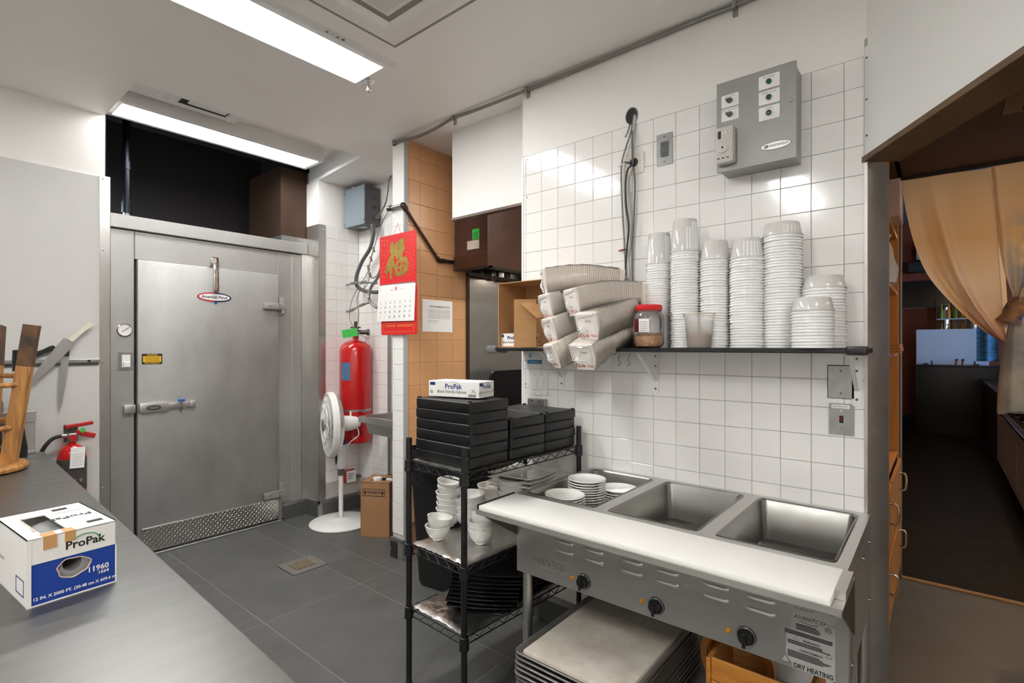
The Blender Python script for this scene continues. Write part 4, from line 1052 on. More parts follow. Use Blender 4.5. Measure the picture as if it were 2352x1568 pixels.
# ---------------------------------------------------------------- hood and cooking line
t = thing('exhaust_hood', 'greasy brown kitchen exhaust hood behind the dropped panel', 'hood', (2.75, 2.50, 2.06))
m = MB(); m.box(0, .012, 0, .33, .085, .86); m.box(0, 1.3, 0, .012, .085, .86); m.box(0, 1.3, 0, .33, .80, .86)
B(0, .012, 0, .335, .085, .86).build('end_panel', maroon, t); B(.012, 1.3, 0, .012, .085, .86).build('front_panel', bronze, t); B(0, 1.3, 0, .335, .80, .86).build('top_panel', bronze, t)
MB().box(-.012, 0, -.012, .335, 0, .09).box(0, 1.3, -.012, 0, 0, .09).build('bottom_rim', bronze, t)
MB().box(-.012, .04, -.012, .335, -.012, .0).box(0, 1.3, -.012, .05, -.012, .0).build('gutter', mat('hood_dark', (52, 42, 36), .4, .5), t)
for i in range(10):
    x = .16 + i * .075; MB().obox((x, .27, .035), (.055, .012, .10), Matrix.Rotation(math.radians(25 if i % 2 else -10), 3, 'Z')).build('filter_baffle', steeld, t)
B(.04, 1.3, .30, .325, -.01, .02).build('filter_rail', steel, t)
q = onX(1093, 538, 2.749)
B(-.003, 0, q.y - 2.5 - .035, q.y - 2.5 + .035, q.z - 2.06 - .035, q.z - 2.06 + .04).build('green_card', green, t)
for i in range(5): B(-.0036, -.003, q.y - 2.5 - .028, q.y - 2.5 + .028, q.z - 2.06 - .028 + i * .010, q.z - 2.06 - .024 + i * .010).build('card_print', mat('green_ink', (20, 90, 40), .6), t)
q = onX(1087, 562, 2.749)
B(-.003, 0, q.y - 2.5 - .06, q.y - 2.5 + .06, q.z - 2.06 - .032, q.z - 2.06 + .032).build('paper_tag', mat('old_paper', (206, 196, 182), .7, var=.2, vscale=30), t)
# range and pans
t = thing('cooking_range', 'black cooking range under the exhaust hood', 'stove', (3.02, 2.05, 0))
BB(0, 1.1, 0, .76, .08, .86, .008).build('body', blackg, t); BB(-.01, 1.1, -.01, .76, .86, .90, .005).build('cooktop', steeld, t)
for x in (.05, 1.05):
    for y in (.05, .7): MB().cyl((x, y, 0), (x, y, .08), .02, n=10).build('leg', black, t)
for i in range(4): MB().cyl((-.0, .1 + i * .17, .72), (-.03, .1 + i * .17, .72), .022, n=14).build('knob', black, t)
t2 = thing('hood_lamp', 'small lit lamp under the exhaust hood', 'lamp', (3.35, 2.62, 2.10))
MB().lathe([(0, .03), (.05, .03), (.06, 0), (.055, 0), (.045, .02)], 20).build('housing', steel, t2)
MB().lathe([(0, .005), (.04, .01), (.045, .018), (0, .02)], 20).build('bulb', glow_mat('hood_bulb', (255, 240, 220), 60), t2)
t = thing('black_tray', 'black rectangular pan with rounded corners propped behind the range', 'pan', (3.03, 2.71, .90))
MB().prism(rrect(0, .42, 0, .385, .05, 6), 0, .02, lambda a, b, h: (a, h + .05 - .05 * b / .385, b)).build('pan', blackp, t)
t = thing('black_wok', 'black carbon steel wok with a tubular handle on the range', 'wok', (3.28, 2.46, .90))
MB().lathe([(0, 0), (.08, .004), (.15, .05), (.19, .11), (.185, .112), (.14, .055), (.07, .012), (0, .008)], 32).build('bowl', blackp, t)
MB().tube([(-.03, -.19, .10), (-.05, -.23, .13), (-.07, -.33, .21)], [.012, .012, .016], 12, caps=False).build('handle', steeld, t)
t = thing('steel_skillet', 'dark skillet with a raised tubular handle on the range', 'pan', (3.72, 2.28, .90))
MB().lathe([(0, 0), (.13, 0), (.16, .05), (.155, .05), (.127, .006), (0, .006)], 32).build('pan', blackp, t)
MB().tube([(-.13, -.08, .05), (-.17, -.02, .14), (-.19, .0, .21)], [.010, .012, .014], 12, caps=False).build('handle', steeld, t)
# ================================================================== ON THE WHITE TILED WALL
def wallthing(name, label, cat, u, v, X=WX - .001):
    q = onX(u, v, X); return thing(name, label, cat, q), q
FW = lambda a, b, h: (-h, -a, b)           # local frame of things hung on this wall
def plate(m_, a0, a1, b0, b1, h0, h1, r=.003): return m_.prism(rrect(a0, a1, b0, b1, r), h0, h1, FW)
# hood control panel
pA, pB = onX(1648, 196, 2.165), onX(1830, 362, 2.165)
t = thing('hood_control_panel', 'grey steel control cabinet with switches and a thermostat dial', 'control panel', (2.279, (pA.y + pB.y) / 2, (pA.z + pB.z) / 2))
wv, hv = abs(pA.y - pB.y) / 2, .180
cg = mat('cabinet_grey', (158, 157, 154), .42, .35, var=.06, vscale=6, bump=.05, bscale=200)
MB().prism([(-wv + .008, -hv + .006), (wv - .006, -hv + .006), (wv - .006, hv - .006), (-wv + .008, hv - .006)], 0, .112, FW).build('cabinet', cg, t)
plate(MB(), -wv, wv, -hv, hv, .112, .124, .003).build('door', cg, t)
FD = lambda a, b, h: (-.124 - h, -a, b)
def dplate(a, b, w2, h2):
    MB().prism(rrect(a - w2, a + w2, b - h2, b + h2, .004), 0, .0012, FD).build('label_plate', paper, t)
L_ = [(-.092, .100, 'EXHAUST'), (-.092, .045, 'HEAT OFF COOL')]
for a, b, s in L_:
    dplate(a, b, .033, .025); text(s, .0085, inkg, t, FD, a, b + .017, .0018)
    MB().cyl(FD(a, b - .002, 0), FD(a, b - .002, .006), .011, n=14).build('switch_nut', chrome, t)
    MB().obox(FD(a, b - .002, .014), (.020, .022, .007), Matrix.Identity(3)).build('toggle', steeld, t)
for b, s in ((.130, 'BLOWER'), (.070, 'MAIN VALVE'), (.010, 'COOL')):
    dplate(.052, b, .037, .026); text(s, .0095, inkg, t, FD, .052, b + .017, .0018)
    MB().cyl(FD(.052, b - .002, 0), FD(.052, b - .002, .006), .0115, n=16).build('lamp_ring', chrome, t)
    MB().lathe([(.009, 0), (.0085, .006), (.005, .009), (0, .0095)], 16, Matrix.Translation(FD(.052, b - .002, .006)) @ Matrix.Rotation(-math.pi / 2, 4, 'Y')).build('green_lamp', mat('green_lens', (20, 96, 66), .15), t)
MB().cyl(FD(.128, .035, 0), FD(.128, .035, .006), .008, n=12).build('lock', chrome, t)
th = MB().bbox(-.164, -.124, .068, .138, -.158, -.012, .010, 2).build('thermostat', mat('thermostat_beige', (196, 193, 186), .4), t)
FT = lambda a, b, h: (-.164 - h, -a, b)
MB().prism(rrect(-.127, -.115, -.060, -.030, .001), 0, .0006, FT).build('display', ink, th)
for k in range(3): MB().prism(rrect(-.110 + k * .012, -.102 + k * .012, -.046, -.034, .001), 0, .0015, FT).build('key', mat('key_grey', (214, 212, 206), .4), th)
MB().lathe([(.020, 0), (.020, .004), (.018, .006), (0, .006)], 28, Matrix.Translation(FT(-.107, -.098, 0)) @ Matrix.Rotation(-math.pi / 2, 4, 'Y')).build('dial', mat('key_grey', (214, 212, 206), .4), th)
for k in range(10):
    a = 2 * math.pi * k / 10; c0 = (-.107 + .015 * math.cos(a), -.098 + .015 * math.sin(a)); c1 = (-.107 + .009 * math.cos(a), -.098 + .009 * math.sin(a))
    MB().cyl(FT(*c0, .0064), FT(*c1, .0064), .0006, n=4).build('dial_mark', ink, th)
MB().cyl(FT(-.107, -.098, .006), FT(-.107, -.098, .009), .004, n=10).build('dial_hub', ink, th)
for k in range(3): MB().prism(rrect(-.130 + k * .018, -.120 + k * .018, -.140, -.136, .001), 0, .0006, FT).build('vent_slot', ink, th)
MB().prism(ell(.075, -.120, .0535, .0155), 0, .001, FD).build('badge_rim', ink, t); MB().prism(ell(.075, -.120, .0520, .0140), .001, .0016, FD).build('badge', mat('badge_silver', (222, 222, 220), .3, .3), t)
text('GREENHECK', .0125, ink, t, FD, .084, -.120, .0022, shear=.25)
for k in range(3): MB().prism([(.035 + k * .0045, -.126), (.038 + k * .0045, -.126), (.040 + k * .0045, -.114), (.037 + k * .0045, -.114)], .0016, .0022, FD).build('badge_logo', ink, t)
# duplex outlet
t, q = wallthing('duplex_outlet', 'duplex outlet with a stainless plate left of the control cabinet', 'outlet', 1527, 343)
plate(MB(), -.038, .038, -.072, .072, 0, .004).build('plate', galv, t)
plate(MB(), -.018, .018, -.034, .034, .004, .008, .003).build('receptacle', greyd, t)
for b in (-.02, .02):
    for a in (-.006, .006): MB().prism(rrect(a - .0012, a + .0012, b - .002, b + .006, .0005), .008, .0086, FW).build('slot', ink, t)
    MB().prism(ell(0, b - .008, .0025, .0025, 10), .008, .0086, FW).build('ground_hole', ink, t)
for b in (-.058, .058): MB().prism(ell(0, b, .004, .004, 10), .004, .0055, FW).build('screw', chrome, t)
# blank plate with hole
t, q = wallthing('cable_plate', 'white wall plate with a cable hole behind the hanging wires', 'wall plate', 1462, 375)
plate(MB(), -.055, .038, -.050, .050, 0, .005).build('plate', mat('ivory_plate', (224, 220, 210), .4), t)
MB().prism(ell(-.012, .005, .022, .022), .005, .0056, FW).build('cable_hole', ink, t)
MB().prism(ell(.022, .006, .002, .002, 8), .005, .0062, FW).build('screw', steeld, t)
# wall hole and cables
t, q = wallthing('wall_grommet', 'round black cable hole high in the white wall', 'cable hole', 1451, 267)
MB().prism(ell(0, 0, .031, .040), 0, .0012, FW).build('hole', ink, t)
MB().tube([FW(.031 * math.cos(2 * math.pi * k / 30), .040 * math.sin(2 * math.pi * k / 30), .001) for k in range(30)], .003, 6, True).build('ring', galv, t)
cabs = [('grey network cable hanging down the tiled wall', mat('cable_grey', (128, 127, 125), .5, .3), .004, [(1456, 262), (1450, 300), (1437, 340), (1427, 385), (1429, 470), (1434, 560), (1437, 620), (1436, 650)]),
        ('white cable hanging beside the grey one on the tiled wall', mat('cable_white', (216, 214, 210), .5), .0045, [(1459, 262), (1452, 310), (1442, 350), (1432, 390), (1434, 470), (1440, 560), (1444, 620), (1444, 650)]),
        ('black cable running out of the plate hole on the tiled wall', black, .0045, [(1456, 378), (1448, 382), (1441, 392), (1437, 420), (1438, 470), (1444, 520), (1440, 570), (1437, 610), (1438, 648)]),
        ('beige cable twisted among the hanging wires', mat('cable_beige', (188, 180, 168), .5), .004, [(1461, 264), (1457, 320), (1453, 380), (1446, 410), (1446, 450), (1451, 500), (1449, 560), (1444, 600), (1448, 650)]),
        ('thin black cord beside the wires, hung from the wall hole', blackg, .003, [(1448, 282), (1446, 290), (1441, 305), (1436, 315)]),
        ('dark cord running down the right of the wire bundle', rubber, .0035, [(1452, 300), (1452, 340), (1453, 372), (1458, 420), (1456, 500), (1452, 580), (1453, 650)]),
        ('pale cable crossing the wire bundle low on the tiled wall', mat('cable_white', (216, 214, 210), .5), .004, [(1458, 385), (1459, 430), (1455, 520), (1451, 600), (1450, 650)])]
for i, (lb, m_, r_, pp) in enumerate(cabs):
    dx = .006 + .007 * (i % 3)
    pts = [onX(u, v, WX - .004 - dx) for u, v in pp]
    if i in (0, 1, 3): pts[0] = onX(pp[0][0], pp[0][1], WX + .002)
    tag(MB().tube(spline(pts, 8), r_, 6).build('cable', m_), lb, 'cable', 'cables hanging on the tiled wall')
t, q = wallthing('cable_tie', 'black plastic tie around the hanging wires', 'cable tie', 1442, 375)
MB().tube([(-.004 - .022 * (1 + math.cos(2 * math.pi * k / 16)) / 2, .014 * math.sin(2 * math.pi * k / 16), .004 * math.sin(2 * math.pi * k / 16)) for k in range(16)], .0018, 5, True).build('loop', black, t)
MB().cyl((-.02, -.015, .01), (-.02, .04, -.014), .003, n=6).build('tail', white, t)
t, q = wallthing('red_cable_end', 'red wire connector poking left out of the hanging wires', 'connector', 1430, 576)
MB().cyl((-.02, -.012, .0), (-.02, .010, -.001), .006, .004, n=10).build('cap', redm, t); MB().cyl((-.02, -.03, .002), (-.02, -.012, .0), .003, n=6).build('wire', black, t)
# stainless blank plate + switch plate
t, q = wallthing('blank_steel_plate', 'blank stainless wall plate with dark sealed edges under the shelf end', 'wall plate', 1932, 877)
w2, h2 = .041, .060
plate(MB(), -w2 - .003, w2 + .002, -h2 - .002, h2 + .003, 0, .002).build('sealant', ink, t); plate(MB(), -w2, w2, -h2, h2, .002, .006).build('plate', galv, t)
for b in (-.042, .042): MB().prism(ell(0, b, .004, .004, 10), .006, .008, FW).build('screw', steeld, t)
t, q = wallthing('steel_switch_plate', 'stainless switch plate with a dark red rocker and paper label', 'light switch', 1933, 962)
plate(MB(), -w2 + .001, w2 - .001, -.058, .058, 0, .005).build('plate', galv, t)
MB().prism(rrect(-.0065, .0065, -.014, .013, .001), .005, .006, FW).build('switch_slot', ink, t)
MB().bbox(-.013, -.006, -.005, .005, -.008, .010, .002).build('rocker', mat('rocker_red', (110, 24, 30), .3), t)
for b in (-.031, .031): MB().prism(ell(0, b, .0045, .0045, 10), .005, .007, FW).build('screw', chrome, t)
MB().prism(rrect(-.032, .026, .040, .054, .001), .005, .0056, FW).build('label_strip', paper, t); text('SERVICE LIGHT', .0075, ink, t, FW, -.003, .047, .0062)
# double rocker switch + blue notice + metal box below
t, q = wallthing('double_switch', 'white double rocker light switch on the wall corner', 'light switch', 1238, 882)
plate(MB(), -.060, .060, -.060, .060, 0, .006).build('plate', white, t)
for a in (-.024, .024): MB().bbox(-.012, -.006, -a - .015, -a + .015, -.032, .034, .003).build('rocker', white, t)
for a in (-.024, .024):
    for b in (-.05, .05): MB().prism(ell(a, b, .003, .003, 8), .006, .0072, FW).build('screw', galv, t)
t, q = wallthing('steel_outlet_box', 'small steel outlet box below the double switch', 'junction box', 1238, 920)
BB(-.03, 0, -.058, .058, -.03, .014, .003).build('box', galv, t)
for a in (-.025, .025): MB().cyl((-.03, a, .002), (-.034, a, .002), .005, n=8).build('screw', steeld, t)
t, q = wallthing('blue_notice', 'small blue and white hand washing notice under the shelf', 'notice', 1228, 826)
MB().prism([(-.05, -.035), (.05, -.035), (.05, .045), (-.05, .045)], 0, .001, FW).build('sheet', paper, t)
MB().prism([(-.05, -.022), (.05, -.022), (.05, .0), (-.05, .0)], .001, .0016, FW).build('blue_band', mat('notice_blue', (60, 130, 180), .5), t)
MB().prism(ell(-.03, .022, .014, .014, 16), .001, .0016, FW).build('icon', mat('notice_pale', (150, 190, 210), .5), t)
text('Wash hands', .010, paper, t, FW, 0, -.011, .002)
# ================================================================== SHELF
SZ = 1.474; SX = 2.03
ysL, ysR = onX(1133, 805, SX).y, 0.186
t = thing('wall_shelf', 'long black wall shelf with taped ends and white brackets', 'shelf', (SX, (ysL + ysR) / 2, SZ))
ho = (ysL - ysR) / 2
BB(0, WX - SX - .002, -ho, ho, -.018, 0, .003).build('board', black, t)
MB().bbox(-.012, .10, ho - .02, ho + .045, -.030, .010, .008, 2).build('tape_wrap', tape, t)
MB().bbox(-.006, .06, -ho - .004, -ho + .055, -.024, .006, .006, 2).build('tape_wrap', blackt, t)
for yy in (onX(1506, 850, WX - .006).y, onX(1968, 880, WX - .006).y, onX(1290, 850, WX - .006).y):
    y0 = yy - (ysL + ysR) / 2; xw = WX - SX - .003
    br = MB(); br.prism(rrect(-.015, .015, -.215, -.018, .008), 0, .004, lambda a, b, h, y0=y0, xw=xw: (xw - h, y0 + a, b)); br = br.build('bracket_plate', white, t)
    B(.03, xw - .002, y0 - .014, y0 + .014, -.0235, -.0185).build('bracket_arm', white, t)
    p0, p1 = Vector((.06, y0, -.026)), Vector((xw - .006, y0, -.155)); d = (p1 - p0); M3 = Matrix((d.normalized(), Vector((0, 1, 0)), d.normalized().cross(Vector((0, 1, 0))))).transposed()
    MB().obox((p0 + p1) / 2, (d.length, .014, .004), M3).build('bracket_brace', white, t)
    for zz in (-.04, -.085, -.19): MB().cyl((xw - .004, y0, zz), (xw - .0065, y0, zz), .0045, n=10).build('screw', steeld, t)
for (u, v) in ((1425, 815), (1447, 815)):
    q = onX(u, v, SX + .02) - Vector((SX, (ysL + ysR) / 2, SZ))
    MB().tube(spline([q + Vector((0, 0, .006)), q + Vector((0, .01, -.02)), q + Vector((.0, .0, -.035)), q + Vector((0, .012, -.05))], 5), .0012, 5).build('string', ink, t)
# ---------------------------------------------------------------- cups
milky = milky_mat('milky_plastic', (254, 254, 253), .18, .2)
clearc = clear_mat('clear_cup', (252, 252, 252), .25, .08)
def cup_mesh(r, rb, h, m_=None):
    return MB().lathe([(r + .0025, 0), (r + .003, .003), (r + .0025, .0055), (r - .0005, .006), (rb + .002, h - .004), (rb - .001, h), (rb - .006, h + .0005), (rb - .008, h - .002), (0, h - .002)], 28).mesh('plastic_cup', m_ or milky, 40)
stacks = [(1513, 2.195, 600, 60, .138, 'tall plastic soup cup in the stack behind the red-lidded jar', .046),
          (1574, 2.150, 573, 66, .138, 'tall plastic soup cup in the highest stack with clear top cup', .046),
          (1642, 2.165, 590, 68, .078, 'round plastic deli cup in the stack behind the open deli tub', .047),
          (1717, 2.150, 588, 78, .078, 'round plastic deli cup in the wide stack right beside the bowls', .050),
          (1797, 2.170, 535, 84, .050, 'shallow plastic bowl in the tall wide stack', .055),
          (1891, 2.185, 655, 92, .045, 'shallow plastic bowl in the leaning short stack at the shelf end', .060),
          (1866, 2.070, 700, 88, .045, 'shallow plastic bowl in the lowest stack on the shelf', .058)]
for k, (u, X_, vs, wpx, h, lb, rb) in enumerate(stacks):
    base = onX(u, 797, X_); mpp = (base.x * SN + base.y * CS) / FPX
    r = wpx * mpp / 2 - .003; rb_ = r * (.80 if k < 4 else .86)
    me = cup_mesh(r, rb_, h); total = (CAMH + (795 - vs) * mpp) - SZ; pitch = .0108
    n = int(total / pitch); mt = cup_mesh(r, rb_, h, clearc)
    for i in range(n):
        jx, jy = random.uniform(-.0012, .0012), random.uniform(-.0012, .0012)
        o = inst('plastic_cup', mt if i == n - 1 else me, None, (X_ + jx, base.y + jy + (0.004 * math.sin(i * .12) if k == 0 else 0), SZ + i * pitch), (0, 0, random.uniform(0, 6)))
        tag(o, lb.replace(' in the ', ' on top of the ', 1).replace('plastic', 'clear plastic', 1) if i == n - 1 else lb, 'plastic cup', 'nested cups, stack of ' + ['soup cups by the jar', 'soup cups', 'deli cups', 'wider deli cups', 'bowls', 'leaning bowls', 'low bowls'][k])
# jar with red lid
q = onX(1490, 799, 2.085)
t = thing('plastic_jar', 'clear plastic jar with a red screw lid and fried shallots', 'jar', (2.085, q.y, SZ))
pet = clear_mat('pet_plastic', (250, 250, 250), .88, .06)
r = .064
MB().lathe([(0, .003), (.045, .001), (.058, .006), (r, .02), (r, .045), (r - .002, .05), (r, .055), (r, .125), (.058, .145), (.052, .152), (.052, .16)], 32).build('body', pet, t)
m = MB(); m.lathe([(0, .158), (.054, .158), (.056, .162), (.056, .178), (.053, .182), (0, .182)], 40); m.build('lid', redp, t)
def crumbs(r, z0, z1, seed, n=260):
    rr = random.Random(seed); m = MB()
    m.lathe([(0, z0), (r * .93, z0), (r * .96, z0 + .01), (r * .95, z1 - .012), (r * .6, z1 - .006), (0, z1 - .002)], 20)
    for i in range(n):
        a = rr.uniform(0, 6.28); top = rr.random() < .45
        rad = r * (math.sqrt(rr.random()) * .9 if top else .96); z = z1 - .006 + rr.uniform(-.002, .006) if top else rr.uniform(z0 + .004, z1 - .006)
        c0 = Vector((rad * math.cos(a), rad * math.sin(a), z)); d = Vector((rr.uniform(-1, 1), rr.uniform(-1, 1), rr.uniform(-.6, .6))).normalized() * rr.uniform(.004, .009)
        e = Vector((rr.uniform(-1, 1), rr.uniform(-1, 1), rr.uniform(-1, 1))) * .003
        pts = [c0 - d, c0 + e, c0 + d]
        pts = [Vector((p.x, p.y, p.z)) * 1 if math.hypot(p.x, p.y) < r * .97 else Vector((p.x * r * .97 / math.hypot(p.x, p.y), p.y * r * .97 / math.hypot(p.x, p.y), p.z)) for p in pts]
        m.tube(pts, .0011, 4)
    return m
o = crumbs(r - .004, .006, .062, 1).build('fried_shallots', mat('fried_shallot', (236, 176, 96), .6, col2=(168, 98, 40), vscale=60), t); o['kind'] = 'stuff'
vs = []; n = 8
def wrap(a0, a1, z0, z1, rr_, n=8):
    vs = []
    for k in range(n + 1):
        a = math.radians(a0 + (a1 - a0) * k / n)
        for zz in (z0, z1): vs.append((rr_ * math.cos(a), rr_ * math.sin(a), zz))
    return MB().add(vs, [(2 * k, 2 * k + 2, 2 * k + 3, 2 * k + 1) for k in range(n)])
wrap(166, 206, .066, .122, r + .001).build('label', paper, t); wrap(140, 166, .066, .122, r + .001).build('label_picture', mat('label_maroon', (130, 44, 50), .4, var=.5, vscale=60), t)
for k in range(5): wrap(172, 200, .072 + k * .009, .0735 + k * .009, r + .0016, 4).build('label_print', inkg, t)
# deli tub with crumbs
q = onX(1606, 801, 2.085)
t = thing('deli_tub', 'open frosted deli tub with fried crumbs inside', 'tub', (2.085, q.y, SZ))
frost = clear_mat('frosted_plastic', (250, 248, 246), .66, .15)
MB().lathe([(0, .002), (.043, .0), (.046, .004), (.059, .128), (.0625, .130), (.0625, .136), (.059, .138)], 32).build('tub', frost, t)
MB().tube([(.061 * math.cos(2 * math.pi * k / 36), .061 * math.sin(2 * math.pi * k / 36), .136) for k in range(36)], .0025, 6, True).build('rim', mat('tub_rim', (206, 196, 178), .5), t)
o = crumbs(.046, .004, .060, 2, 160).build('fried_crumbs', mat('fried_crumb', (226, 178, 126), .7, col2=(168, 116, 70), vscale=60), t); o['kind'] = 'stuff'
# ---------------------------------------------------------------- open cardboard box with glove cartons
c0, c1 = onX(1141, 797, SX - .01), onX(1222, 797, SX - .01)
t = thing('open_carton', 'open brown cardboard box lying on its side on the shelf', 'carton', (SX + .012, onX(1141, 797, SX).y, SZ))
wv = .36; hv = .335; dv = .232
m = MB(); th = .004
for (a, b, cc, d, e, f) in ((0, dv, -th, 0, 0, hv), (0, dv, -wv, -wv + th, 0, hv), (0, dv, -wv, 0, 0, th), (0, dv, -wv, 0, hv - th, hv), (dv - th, dv, -wv, 0, 0, hv)): m.box(a, b, cc, d, e, f)
m.build('carton', card, t)
yF = -.135
MB().obox((-.034, -.205, .120), (.004, .11, .235), Matrix.Rotation(math.radians(35), 3, 'Z')).build('flap', card, t)
MB().add([(.004, yF - .10, .235), (-.060, yF - .06, .215), (-.07, yF - .17, .14), (.0, yF - .19, .15)], [(0, 1, 2, 3)]).build('flap', card, t)
def glove_box(name, label, loc, rz, w_, d_, h_, size):
    t = thing(name, label, 'glove box', loc, rz, 'glove boxes')
    BB(0, w_, 0, d_, 0, h_, .0015).build('carton', paper, t)
    fg = lambda a, b, h: (a, -h, b); fe = lambda a, b, h: (w_ + h, a, b)
    for f, ww in ((fg, w_), (fe, d_)):
        MB().prism(rrect(ww * .03, ww * .03 + .028, h_ * .72, h_ * .92, .004), 0, .0006, f).build('blue_badge', navy, t)
        s = size if f is fg else size * .78
        text('ProPak', s, navy, t, f, ww * .5, h_ * .66, .0008, bold=.0006); text('Black Nitrile Gloves', s * (.62 if f is fg else .40), ink, t, f, ww * .47, h_ * .33, .0008)
        text('XL', s * .7, inkg, t, f, ww * .90, h_ * .40, .0008)
        MB().prism(ell(ww * .06, h_ * .30, .009, .009, 14), 0, .0006, f).build('green_mark', mat('mark_green', (170, 190, 160), .6), t)
        MB().tube([f(ww * .5 + s * 1.0 * math.cos(a) , h_ * .66 + s * .75 * math.sin(a), .0008) for a in (2.0, 1.6, 1.2, .8, .4)], .0009, 4).build('logo_swoosh', inkg, t)
    for k in range(7): MB().prism([(w_ * .80 + k * .0055, h_ * .06), (w_ * .80 + k * .0055 + .003, h_ * .06), (w_ * .80 + k * .0055 + .003, h_ * .22), (w_ * .80 + k * .0055, h_ * .22)], 0, .0006, fg).build('barcode_bar', ink, t)
    return t
g0 = onX(1143, 797, SX + .03); g1 = onX(1192, 797, SX + .03)
glove_box('glove_box', 'white glove box inside the open cardboard box on the shelf', (SX + .035, g0.y - .006, SZ + .0045), -math.pi / 2, .19, .11, .068, .026)
# ---------------------------------------------------------------- wrapped paper tray bundles
trayp = mat('tray_paper', (240, 234, 226), .6)
trays = mat('tray_side', (250, 243, 232), .7)
traysd = mat('tray_gap', (224, 206, 188), .8)
wrapm = clear_mat('wrap_film', (255, 255, 255), .95, .10)
def bundle(label, front, mid, back, n=46, w_=.060, h_=.056):
    """curved stack of nested paper trays in a clear bag: front end faces the room"""
    f, mdl, bk = Vector(front), Vector(mid), Vector(back)
    t = thing('tray_bundle', label, 'food trays', f, 0, 'bagged paper tray bundles'); f0 = f.copy()
    path = spline([Vector((0, 0, 0)), mdl - f, bk - f], 30)
    def frame(s):
        x = s * (len(path) - 1); i = min(int(x), len(path) - 2); p = path[i].lerp(path[i + 1], x - i)
        j = max(0, i - 2); k = min(len(path) - 1, i + 3); d = (path[k] - path[j]).normalized()
        up_ = Vector((0, 0, 1)); sd = d.cross(up_).normalized(); u2 = sd.cross(d).normalized(); return p, d, sd, u2
    sect = [(-1, 1), (-.8, 1.08), (.8, 1.08), (1, 1), (.98, -.2), (.72, -1), (-.72, -1), (-.98, -.2)]
    k = len(sect)
    def skin(ss, g):
        vs = []
        for s_ in ss:
            p, d, sd, u2 = frame(s_)
            for a, b in sect: vs.append(p + sd * (a * w_ * g) + u2 * (b * h_ * g))
        return vs, [(i * k + j, i * k + (j + 1) % k, (i + 1) * k + (j + 1) % k, (i + 1) * k + j) for i in range(len(ss) - 1) for j in range(k)] + [tuple(range((len(ss) - 1) * k, len(ss) * k)), tuple(range(k - 1, -1, -1))]
    MB().add(*skin([i / 24 for i in range(25)], .955)).build('tray_core', traysd, t, 60)
    m = MB()
    for i in range(n): m.add(*skin([i / n, (i + .62) / n], 1.0))
    o = m.build('nested_trays', trays, t, None); o['kind'] = 'stuff'
    # front tray: bottom panel and fold
    p, d, sd, u2 = frame(0)
    fr_ = lambda a, b, h: p - d * h + sd * a + u2 * b
    MB().prism([(a * w_ * .99, b * h_ * .99) for a, b in sect], -.004, .006, fr_).build('end_tray', trayp, t)
    MB().prism([(-.75 * w_, .72 * h_), (.72 * w_, .86 * h_), (.8 * w_, 1.0 * h_), (-.8 * w_, 1.02 * h_)], .006, .010, fr_).build('folded_lip', trayp, t)
    flip = lambda a, b, h: fr_(a, b, h)
    text('Thank You', .021, redp, t, flip, 0, -.66 * h_, .008, shear=.2); text('Enjoy', .015, mat('maroon_print', (130, 50, 60), .6), t, flip, .25 * w_, .45 * h_, .008)
    # bag
    vs = []; R2 = 26
    for i in range(R2):
        s = i / (R2 - 1); p, d, sd, u2 = frame(min(1, s)); 
        if i == 0: p = p - d * .016
        g = 1.05 if 0 < i < R2 - 3 else (.80 if i == 0 else 1.05 - .22 * (i - R2 + 4))
        if i >= R2 - 3: p = p + d * .012 * (i - R2 + 4)
        for a, b in sect:
            ww = 1 + random.uniform(-.03, .03); vs.append(p + sd * (a * w_ * g * ww) + u2 * (b * h_ * g * ww))
    fs = [(i * k + j, i * k + (j + 1) % k, (i + 1) * k + (j + 1) % k, (i + 1) * k + j) for i in range(R2 - 1) for j in range(k)]
    MB().add(vs, fs).build('plastic_bag', wrapm, t, 80)
    p, d, sd, u2 = frame(0)
    m = MB()
    for q_ in range(10):
        a = 6.28 * q_ / 10; e = sd * math.cos(a) + u2 * math.sin(a)
        m.tube([p - d * .020 - sd * .02 - u2 * .01 + e * .004, p - d * .014 - sd * .02 - u2 * .01 + e * .018, p - d * .011 - sd * .02 - u2 * .01 + e * .034], [.004, .0025, .0008], 5)
    o = m.build('bag_knot', mat('bag_gather', (238, 236, 234), .25), t); o['kind'] = 'stuff'
    return t
def bfront(u, v, X): return onX(u, v, X)
bl = [('paper tray bundle at the bottom left of the bagged pile, sagging over the shelf edge', (1270, 818), (1330, 790), (1420, 772), 1.95),
      ('paper tray bundle hanging lowest over the shelf edge in the bagged pile', (1340, 820), (1385, 786), (1455, 750), 1.87),
      ('paper tray bundle in the left middle of the bagged pile', (1264, 760), (1320, 740), (1400, 722), 1.95),
      ('paper tray bundle with its bag end toward the red-lidded jar', (1350, 750), (1400, 730), (1458, 712), 1.87),
      ('paper tray bundle beside the open cardboard box, second from top', (1256, 705), (1310, 690), (1390, 676), 1.95),
      ('long paper tray bundle with a knotted bag near the top of the pile', (1315, 695), (1385, 680), (1470, 682), 1.90),
      ('paper tray bundle lying on top of the bagged pile', (1252, 650), (1330, 642), (1425, 652), 1.95)]
for lb, f, md, bk, Xf in bl:
    bundle(lb, onX(f[0], f[1], Xf), onX(md[0], md[1], (Xf + 2.15) / 2), onX(bk[0], bk[1], 2.19), n=44 if 'long' in lb or 'top of' in lb else 38, w_=.059, h_=.057)
